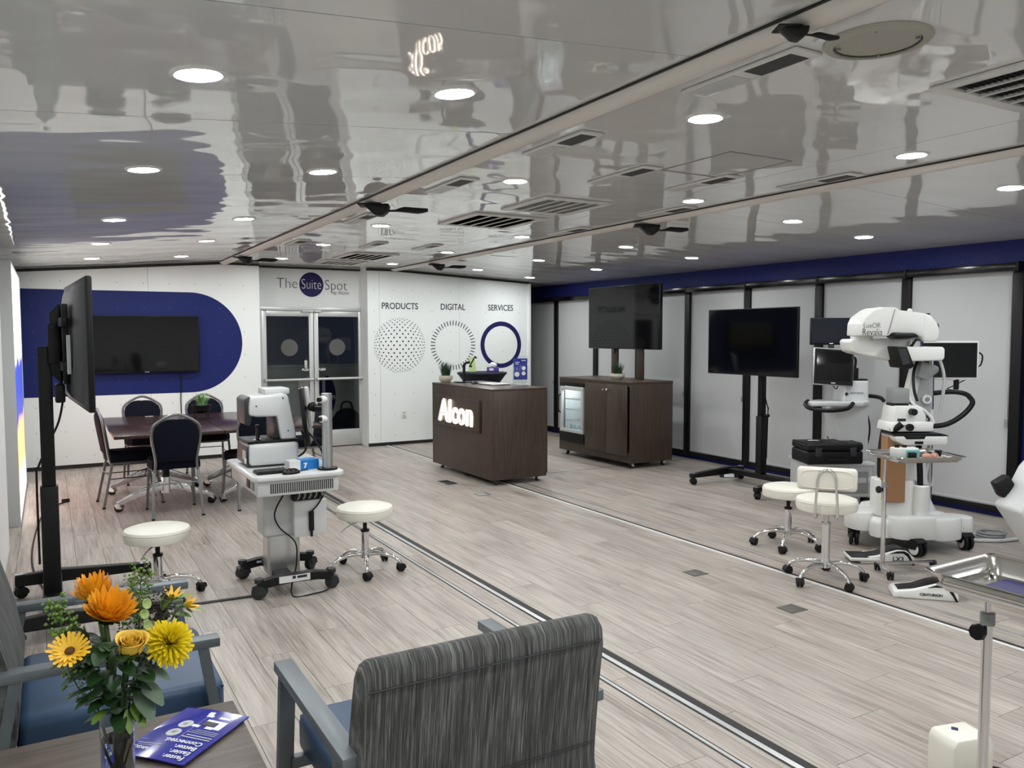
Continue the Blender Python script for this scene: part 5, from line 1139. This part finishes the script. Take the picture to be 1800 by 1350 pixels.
pedal('white foot pedal with a carrying loop nearest the floor track', (4.61, 2.96, 0), FACE-.25, [('CENTURION', .022, .02, .032, 'ink')], False)

# ------------------------------------------------------------------ reclining chair at the right edge and the white supply box
pcx = thing('recliner_chair', 'white upholstered treatment chair cut off by the right edge', 'chair', (4.95, 2.485, 0), FACE)
b = B(); b.prism([(-.18, .59), (-.10, .69), (-.04, .82), (.0, .865), (.05, .885), (.40, .90), (.50, .60), (.40, .30), (.08, .26), (-.02, .36)], -.10, .16, 'y', .02, 3); obj('back_shell', b, 'device_white', pcx)
b = B(); b.box((.55, .03, .48), (.55, .42, .14), .04, 3); obj('seat', b, 'device_white', pcx)
b = B(); b.box((.62, .03, .22), (.20, .22, .40), .03, 2); b.box((.62, .03, .03), (.60, .50, .06), .02, 2); obj('pedestal', b, 'light_grey', pcx)
b = B(); b.prism([(-.20, .72), (-.12, .77), (-.06, .68), (-.12, .62), (-.16, .64)], .10, .17, 'y', .012, 2); obj('armrest', b, 'black', pcx)
b = B(); b.tube([(-.09, .13, .66), (.0, .13, .62), (.10, .10, .60)], .016, 8, 3); obj('armrest_bar', b, 'black', pcx)
wb = thing('supply_box', 'small cream power supply box on the floor beneath the near instrument stand', 'box', (2.83, 1.66, 0), -.25); wb.scale = (.84, .9, .88)
b = B(); b.prism([(-.105, 0), (.105, 0), (.105, .155), (.085, .185), (-.085, .185), (-.105, .155)], -.07, .07, 'y', .012, 2); obj('shell', b, 'vinyl_cream', wb)
b = B(); b.prism([(-.03, .02), (-.012, .038), (.006, .02), (-.012, .002)], .186, .187, 'z'); obj('emblem', b, 'ink_navy', wb)
b = B(); b.tube([(.10, -.04, .04), (.16, -.06, .03), (.22, -.10, .010), (.30, -.2, .008)], .006, 6, 4); obj('cord', b, 'rubber', wb)
fg = thing('cable_ramp', 'small black floor wedge with a white label beside the mobile screen base', 'cable cover', (6.62, 6.62, 0), .9)
b = B(); b.prism([(-.07, 0), (.07, 0), (.02, .065), (-.02, .065)], -.10, .10, 'y', .004, 1); obj('wedge', b, 'black', fg)
b = B(); b.raw([(-.072, -.055, .006), (-.072, .055, .006), (-.032, .055, .056), (-.032, -.055, .056)], [(0, 1, 2, 3)]); obj('label_plate', b, 'print_white', fg, smooth=False)

# ------------------------------------------------------------------ lounge corner
def lounge(label, loc, rz):
    """faces local +y; arms at z .62"""
    t = thing('lounge_chair', label, 'armchair', loc, rz)
    b = B(); b.box((0, .06, .385), (.60, .60, .13), .035, 4); se = obj('seat_cushion', b, 'blue_vinyl', t)
    b = B(); b.tube([(-.29, .352, .425), (.29, .352, .425)], .005, 6); obj('welt', b, 'blue_vinyl', se)
    # back: padded, rounded over the top, with a skirt below the seam
    prof = [(-.235, .40), (-.225, .50), (-.255, .66), (-.285, .77), (-.300, .822), (-.318, .848), (-.345, .852), (-.368, .832), (-.372, .79), (-.352, .66), (-.338, .54), (-.334, .50), (-.330, .44), (-.322, .32), (-.300, .30), (-.25, .33)]
    hw = .335; b = B(); loops = []
    for x, k in ((-hw, .90), (-hw+.006, .96), (-hw+.022, 1.), (-.2, 1.005), (0, 1.01), (.2, 1.005), (hw-.022, 1.), (hw-.006, .96), (hw, .90)):
        cy_, cz_ = -.30, .60; loops.append([(x, cy_+(y-cy_)*k, cz_+(z-cz_)*(k if z > .6 else 1)) for y, z in prof])
    b.loft(loops); bk_ = obj('backrest', b, 'fabric', t, ang=50)
    b = B(); b.tube([(-hw+.01, -.3735, .79), (0, -.3775, .793), (hw-.01, -.3735, .79)], .0025, 6); b.tube([(-hw+.01, -.334, .495), (0, -.339, .497), (hw-.01, -.334, .495)], .0025, 6); obj('seam', b, 'dark_grey', bk_)
    for s in (-1, 1):
        x = s*.345
        b = B(); b.bb((x-.027, -.32, .592), (x+.027, .335, .622), .003); obj('armrest', b, 'lounge_grey', t)
        b = B(); b.tube([(x, .285, .595), (x, .375, .0)], .02, 4, sq=(.045, .03)); obj('front_leg', b, 'lounge_grey', t)
        b = B(); b.tube([(x, -.235, .595), (x, -.345, .0)], .02, 4, sq=(.045, .03)); obj('rear_leg', b, 'lounge_grey', t)
    b = B(); b.bb((-.33, .30, .29), (.33, .33, .325), .003); obj('front_rail', b, 'lounge_grey', t)
    b = B(); b.bb((-.33, -.30, .29), (.33, -.27, .325), .003); obj('rear_rail', b, 'lounge_grey', t)
    return t
lounge('grey striped lounge chair with blue seat seen from behind in the foreground', (.93, 2.08, 0), 0)
lounge('grey striped lounge chair with blue seat at the left, side on behind the flowers', (.12, 3.07, 0), -PI/2)

sd = thing('side_table', 'square grey brown side table under the vase in the lower left', 'table', (.15, 2.22, 0))
b = B(); b.bb((-.31, -.31, .452), (.31, .31, .48), .003); obj('tabletop', b, 'grey_oak', sd)
for x in (-.27, .27):
    for y in (-.27, .27): b = B(); b.bb((x-.02, y-.02, 0), (x+.02, y+.02, .452), .003); obj('leg', b, 'lounge_grey', sd)
b = B(); b.bb((-.27, -.28, .41), (.27, -.26, .45)); b.bb((-.27, .26, .41), (.27, .28, .45)); obj('apron', b, 'lounge_grey', sd)

br = thing('brochure', 'glossy blue brochure with white print on the side table', 'brochure', (0, 0, .482))
O_, ex, ey = Vector((.475, 2.373, 0)), Vector((-.68, .733, 0)).normalized(), Vector((-.733, -.68, 0)).normalized()
LW, LH = .216, .280
def bp(x, y, z): return O_+ex*x+ey*y+Vector((0, 0, z))
b = B(); nb = 14; th = .004
lo_ = []
for i in range(nb+1):
    f = i/nb; lift = .010*math.sin(PI*f)*.6+.012*max(0, .25-f)**2*16*.3
    lo_.append((f*LW, lift))
b.loft([[bp(x, 0, .0005+l), bp(x, LH, .0005+l), bp(x, LH, th+l), bp(x, 0, th+l)] for x, l in lo_]); bc = obj('cover', b, 'brochure', br)
def lz(x): f = x/LW; return .010*math.sin(PI*f)*.6+.012*max(0, .25-f)**2*16*.3
def flat(name, polys, mt, dz=.0006):
    b = B()
    for P in polys: b.raw([bp(x, y, th+dz+lz(x)) for x, y in P], [tuple(range(len(P)))])
    obj(name, b, mt, br, smooth=False)
flat('oval_photo', [disc((.143, .145), .021, 28), disc((.143, .095), .021, 28)], 'light_grey')
flat('oval_photo_detail', [[(.132, .138), (.152, .135), (.155, .146), (.138, .152)], [(.135, .09), (.15, .088), (.152, .1), (.138, .104)]], 'mid_grey', .001)
flat('device_photo', [[(.035, .03), (.115, .03), (.115, .042), (.035, .042)], [(.03, .055), (.095, .055), (.095, .066), (.03, .066)], [(.03, .066), (.052, .066), (.052, .10), (.03, .10)], [(.052, .09), (.12, .09), (.12, .103), (.052, .103)], [(.10, .015), (.118, .015), (.118, .03), (.10, .03)]], 'print_white')
flat('device_photo_shadow', [[(.055, .066), (.095, .066), (.095, .088), (.055, .088)]], 'dark_grey', .0012)
flat('crease', [[(.108, .01), (.109, .01), (.109, .19), (.108, .19)], [(.108, .19), (.21, .19), (.21, .191), (.108, .191)]], 'light_grey')
def btxt(s_, size, x, y, al='LEFT', mt='print_white'):
    P = bp(x, y, th+.002+lz(min(LW, x+.03))); text('lettering', s_, size, P, None, mt, br, al, .0002, .0003, ax=ex, ay=ey)
for s_, y in (('Faster.', .258), ('Easier.', .233), ('Better.', .208), ('Connected.', .183)): btxt(s_, .026, .018, y)
flat('fine_print', [[(x0, y), (x1, y), (x1, y+h_), (x0, y+h_)] for x0, x1, y, h_ in ((.016, .105, .156, .004), (.016, .098, .145, .004), (.016, .108, .132, .002), (.016, .100, .124, .002), (.016, .09, .116, .002), (.145, .195, .222, .002), (.125, .205, .211, .003))], 'light_grey', .0012)
btxt('ARGOS', .018, .145, .238)

# vase and flowers
VX, VY, VZ = .118, 2.165, .482
vs_ = thing('glass_vase', 'clear glass cylinder vase holding the bouquet', 'vase', (VX, VY, VZ))
b = B(); b.lathe([(0, 0), (.036, 0), (.040, .006), (.0385, .09), (.041, .205), (.0385, .205), (.036, .09), (.0365, .018), (0, .016)], 36); obj('glass', b, 'vase_glass', vs_)
b = B(); b.lathe([(0, .017), (.0362, .0185), (.0358, .09), (.0362, .13), (0, .13)], 30); obj('water', b, 'vase_glass', vs_)
def stem(b, pts, r=.003): b.tube(pts, r, 7, 5)
def petal_ring(b, M, n_, r0, r1, w_, up, seed, curl=0., cup=.0, jitter=.15, tip=.12):
    rnd = random.Random(seed)
    for i in range(n_):
        a = 2*PI*(i+rnd.uniform(-.2, .2))/n_; k = 1+rnd.uniform(-jitter, jitter); v = []
        for j in range(6):
            f = j/5; rr = r0+(r1*k-r0)*f; z = up*f+curl*f*f*(1+rnd.uniform(-.15, .15)); ww = w_/2*(max(math.sin(PI*min(1, .18+.78*f))**.8, tip*(f > .5)) if f < 1 else tip)
            for sd_ in (-1, 0, 1):
                x, y = rr*math.cos(a)-sd_*ww*math.sin(a), rr*math.sin(a)+sd_*ww*math.cos(a); v.append(M @ Vector((x, y, z+(abs(sd_)*cup*ww))))
        f_ = []
        for j in range(5):
            for q_ in range(2): f_.append((j*3+q_, j*3+q_+1, j*3+q_+4, j*3+q_+3))
        b.raw(v, f_)
def head_matrix(p, d): return Matrix.Translation(p) @ Vector(d).to_track_quat('Z', 'Y').to_matrix().to_4x4()
def flower(name, label, p, d, build, stem_r=.003, bend=(0, 0)):
    t = thing(name, label, 'flower', (VX, VY, VZ+.02)); t['group'] = 'flowers in the glass vase'
    P = Vector(p)-Vector((VX, VY, VZ+.02)); M = head_matrix(P, d); D = Vector(d).normalized()
    h = bend[0]; s0 = Vector((-P.x*.12, -P.y*.12, 0))
    b = B(); stem(b, [s0, Vector((P.x*.12+h*.3, P.y*.12, P.z*.33)), Vector((P.x*.45+h, P.y*.45+bend[1], P.z*.66)), P-D*.03, P-D*.004], stem_r); obj('stem', b, 'stem', t)
    build(t, M); return t
def sunflower(t, M, R=.062, seed=1):
    b = B(); petal_ring(b, M, 20, .014, R, .026, .012, seed, .022, .25, .10); petal_ring(b, M, 18, .012, R*.86, .024, .026, seed+1, .026, .25, .10); petal_ring(b, M, 16, .010, R*.66, .021, .034, seed+2, .030, .25); petal_ring(b, M, 14, .008, R*.42, .014, .036, seed+4, .026, .25); o = obj('petals', b, 'petal_orange', t); o['kind'] = 'stuff'
    b = B(); b.lathe([(0, .012), (.018, .012), (.022, .004), (.016, -.004), (0, -.004)], 18, M=M); obj('flower_head', b, 'flower_dark', t)
    b = B(); petal_ring(b, M, 14, .008, .045, .016, -.012, seed+3, .016, .1); o = obj('sepals', b, 'leaf', t); o['kind'] = 'stuff'
def gerbera(t, M):
    b = B(); petal_ring(b, M, 22, .008, .046, .012, .010, 21, .004, .2, .08, .55); petal_ring(b, M, 18, .006, .034, .009, .012, 22, .004, .2, .08, .5); o = obj('petals', b, 'petal_gold', t); o['kind'] = 'stuff'
    b = B(); b.lathe([(0, .010), (.007, .010), (.011, .004), (.009, -.003), (0, -.004)], 14, M=M); obj('flower_head', b, 'flower_dark', t)
def mum(t, M):
    b = B(); rnd = random.Random(5)
    for ring in range(11):
        q = ring/10; up = .050*(1-q)-.014*q; R = .014+.046*math.sin(q*PI/2); petal_ring(b, M @ Matrix.Rotation(ring*.37, 4, 'Z'), 10+ring*2, .004, R, .0085, up, 40+ring, -.008*q+.006, .9, .14, .6)
    o = obj('petals', b, 'petal_yellow', t); o['kind'] = 'stuff'
    b = B(); b.lathe([(0, -.006), (.012, -.002), (.010, .01), (0, .012)], 12, M=M); obj('calyx', b, 'leaf', t)
def rose(t, M):
    rnd = random.Random(2)
    for k in range(11):                                    # overlapping curled petals spiralling inwards
        q = k/10; R0 = .031-.025*q; H = .050+.006*q; a0 = k*2.4; v = []; nn = 10; span = 2.3+1.2*q
        for i in range(nn+1):
            a = a0-span/2+span*i/nn; e_ = math.sin(PI*i/nn)
            for fr, fz in ((.25, .0), (.78, .2), (1.0, .48), (.98, .78), (1.0+.16*(1-q)*e_, .97), (1.06+.26*(1-q)*e_, 1.0)):
                v.append(M @ Vector((R0*fr*math.cos(a), R0*fr*math.sin(a), -.024+H*fz*(.84+.16*e_))))
        b = B(); b.raw(v, [(i*6+j, i*6+j+1, (i+1)*6+j+1, (i+1)*6+j) for i in range(nn) for j in range(5)]); obj('petal', b, 'petal_rose', t, ang=80)
    b = B(); b.lathe([(0, -.026), (.010, -.022), (.012, -.014), (0, -.016)], 12, M=M); petal_ring(b, M @ Matrix.Translation((0, 0, -.02)), 5, .006, .024, .009, -.006, 60, -.004); obj('sepals', b, 'leaf_light', t)
flower('sunflower', 'front orange sunflower at the top of the bouquet', (.108, 2.20, .905), (.18, -.35, 1), sunflower, .0065)
flower('sunflower', 'rear orange sunflower behind the front one in the bouquet', (.085, 2.30, .925), (-.15, .05, 1), lambda t, M: sunflower(t, M, .05, 9), .005)
flower('gerbera', 'small golden gerbera daisy at the left of the bouquet', (.022, 2.13, .858), (-.12, -.75, .9), gerbera, .003, (.03, 0))
flower('rose', 'single yellow rose at the centre of the bouquet', (.150, 2.11, .852), (.05, -.45, 1), rose)
flower('chrysanthemum', 'bright yellow chrysanthemum at the right of the bouquet', (.240, 2.14, .835), (.25, -.75, .7), mum)
def small_lily(t, M):
    b = B(); petal_ring(b, M, 7, .004, .030, .011, .022, 71, .004); obj('petals', b, 'petal_gold', t)
    b = B(); petal_ring(b, M @ Matrix.Translation((0, 0, -.006)), 5, .003, .032, .012, .008, 72); obj('sepals', b, 'leaf_light', t)
flower('small_lily', 'small yellow orange bloom at the right rear of the bouquet', (.262, 2.27, .905), (.3, -.2, 1), small_lily, .0025)
flower('small_lily', 'small orange bloom low at the far right of the bouquet', (.292, 2.22, .895), (.9, -.2, .5), small_lily, .0025)

def leaf(b, p, d, L, w_, droop=.25, fold=.2):
    D = Vector(d).normalized(); S = D.cross(Vector((0, 0, 1))); S = S.normalized() if S.length > .05 else Vector((1, 0, 0)); U = S.cross(D); v = []; n_ = 6
    for j in range(n_+1):
        f = j/n_; c_ = Vector(p)+D*L*f-Vector((0, 0, 1))*droop*L*f*f; ww = w_/2*math.sin(PI*min(1, f*.92+.04))**.75
        v += [c_-S*ww+U*ww*fold, c_, c_+S*ww+U*ww*fold]
    b.raw(v, [(j*3+q, j*3+q+1, j*3+q+4, j*3+q+3) for j in range(n_) for q in range(2)])
def foliage(name, label, mt, leaves, stem_pts, smt='stem', r=.002):
    t = thing(name, label, 'foliage', (VX, VY, VZ+.02)); t['group'] = 'foliage in the glass vase'
    b = B(); b.tube(stem_pts, r, 6, 5); obj('stem', b, smt, t)
    for p, d, L, w_ in leaves: b = B(); leaf(b, p, d, L, w_); obj('leaf', b, mt, t)
    return t
foliage('leaf_sprig', 'broad dark green leaves at the left of the bouquet', 'leaf', [((-.06, .0, .36), (-.35, -.2, .9), .075, .05), ((-.055, -.01, .33), (-1, -.2, .1), .085, .038), ((-.04, 0, .30), (-1, -.1, -.2), .08, .035), ((-.03, -.01, .25), (-1, -.2, .1), .075, .03), ((-.03, -.01, .24), (-.9, -.5, -.1), .07, .028)], [(0, .0, 0), (-.01, 0, .18), (-.05, 0, .34), (-.065, 0, .40)])
foliage('leaf_sprig', 'large pale green leaves hanging at the right of the vase', 'leaf_grey', [((.05, -.02, .28), (.9, -.4, -.2), .075, .055), ((.045, -.02, .25), (.7, -.6, -.5), .08, .055), ((.06, -.01, .31), (1, -.2, .2), .07, .045), ((.04, -.03, .23), (.5, -.7, -.7), .075, .05)], [(0, 0, 0), (.01, -.01, .14), (.045, -.02, .27), (.06, -.02, .31)])
foliage('leaf_sprig', 'dark leaves filling the middle of the bouquet', 'leaf', [((.0, -.02, .24), (-.3, -1, .3), .07, .045), ((.04, -.02, .27), (.5, -1, .2), .08, .05), ((-.02, -.02, .29), (-.6, -.9, .1), .07, .045), ((.06, .0, .31), (1, -.3, .2), .08, .045), ((.02, .03, .31), (.1, .9, .5), .08, .05), ((.07, .02, .34), (1, .3, .3), .09, .04), ((.02, -.03, .33), (.2, -1, .2), .06, .045), ((-.01, -.03, .36), (-.4, -1, .2), .05, .04), ((.09, .02, .30), (.8, -.6, -.1), .08, .05), ((.03, -.03, .19), (.3, -.9, -.2), .05, .03)], [(0, .005, 0), (.005, .01, .14), (.02, .0, .28), (.03, 0, .38)], 'stem', .003)
rl = random.Random(12); lv = []
for i in range(58):
    a = rl.uniform(-PI, PI); z = rl.uniform(.17, .37); q = .012+.16*(z-.15)*rl.uniform(.3, 1); lv.append(((q*math.cos(a), q*math.sin(a), z), (math.cos(a), math.sin(a)-.25, rl.uniform(-.25, .7)), rl.uniform(.05, .085), rl.uniform(.026, .045)))
foliage('leaf_sprig', 'dense dark leaves packed between the flower stems', 'leaf', lv, [(0, -.01, 0), (-.005, -.01, .14), (.0, .0, .28), (.005, .01, .36)], 'stem', .003)
foliage('leaf_sprig', 'slender green leaves at the far right rear of the bouquet', 'leaf_light', [((.14, .09, .40), (1, .2, .35), .07, .03), ((.14, .08, .39), (1, -.1, -.05), .085, .026), ((.12, .09, .38), (.4, .5, .9), .06, .028), ((.13, .08, .37), (.7, -.6, .2), .07, .03)], [(0, 0, 0), (.02, .02, .18), (.09, .06, .32), (.15, .09, .41)])
foliage('leaf_sprig', 'small pointed leaves spilling over the vase rim', 'leaf_light', [((.03, -.035, .20), (.5, -.9, -.6), .06, .03), ((.02, -.04, .19), (.1, -1, -.9), .05, .022), ((-.02, -.035, .20), (-.7, -.8, .0), .055, .026)], [(0, 0, 0), (.01, -.01, .1), (.02, -.035, .20), (.025, -.04, .205)])
def spray(name, label, tip, n_, mt, r, seed, spread, smt='stem'):
    t = thing(name, label, 'foliage', (VX, VY, VZ+.02)); t['group'] = 'foliage in the glass vase'; rnd = random.Random(seed); T = Vector(tip)
    b = B(); b.tube([(0, 0, 0), T*.35+Vector((0, 0, .04)), T*.75, T], .0016, 6, 5)
    V2, F2 = [], []
    for i in range(n_):
        f = rnd.uniform(.62, 1.0); base = T*f; q = base+Vector((rnd.uniform(-1, 1), rnd.uniform(-1, 1), rnd.uniform(-.3, 1)))*spread*(1.25-f*.6); b.cyl(base, q, .0006, n=4)
        for k in range(3):
            c_ = q+Vector((rnd.uniform(-1, 1), rnd.uniform(-1, 1), rnd.uniform(-1, 1)))*spread*.22; rr = r*rnd.uniform(.8, 1.3); n0 = len(V2)
            V2 += [c_+Vector(v)*rr for v in ((1, 0, 0), (-1, 0, 0), (0, 1, 0), (0, -1, 0), (0, 0, 1), (0, 0, -1))]
            F2 += [tuple(n0+i for i in f) for f in ((0, 2, 4), (2, 1, 4), (1, 3, 4), (3, 0, 4), (2, 0, 5), (1, 2, 5), (3, 1, 5), (0, 3, 5))]
    obj('stem', b, smt, t); b2 = B(); b2.raw(V2, F2); o = obj('blossoms', b2, mt, t, ang=180); o['kind'] = 'stuff'
spray('goldenrod', 'feathery green goldenrod spray at the far left of the bouquet', (-.125, .03, .455), 90, 'leaf_light', .0045, 3, .036)
spray('goldenrod', 'feathery green goldenrod spray behind the sunflower', (.075, .11, .475), 110, 'leaf_light', .0036, 4, .048)
spray('goldenrod', 'short green goldenrod spray below the left leaves', (-.110, .03, .33), 30, 'leaf_light', .0036, 5, .036)
spray('berry_sprig', 'dark berry twigs behind the chrysanthemum', (.125, .07, .425), 60, 'berry', .0034, 6, .055, 'berry')
bl = thing('bells_of_ireland', 'pale green bell blossoms beside the sunflower', 'foliage', (VX, VY, VZ+.02)); bl['group'] = 'foliage in the glass vase'
b = B(); b.tube([(0, .01, 0), (.02, .02, .2), (.06, .03, .38), (.068, .03, .43)], .002, 6, 4); obj('stem', b, 'stem', bl)
for z, dx in ((.37, .004), (.40, -.003), (.425, .003)): b = B(); M = head_matrix(Vector((.066+dx, .018, z)), (.5, -.8, .3)); b.lathe([(.002, 0), (.007, .004), (.013, .014), (.012, .015), (.005, .006), (0, .004)], 12, M=M); obj('bell', b, 'bell', bl)
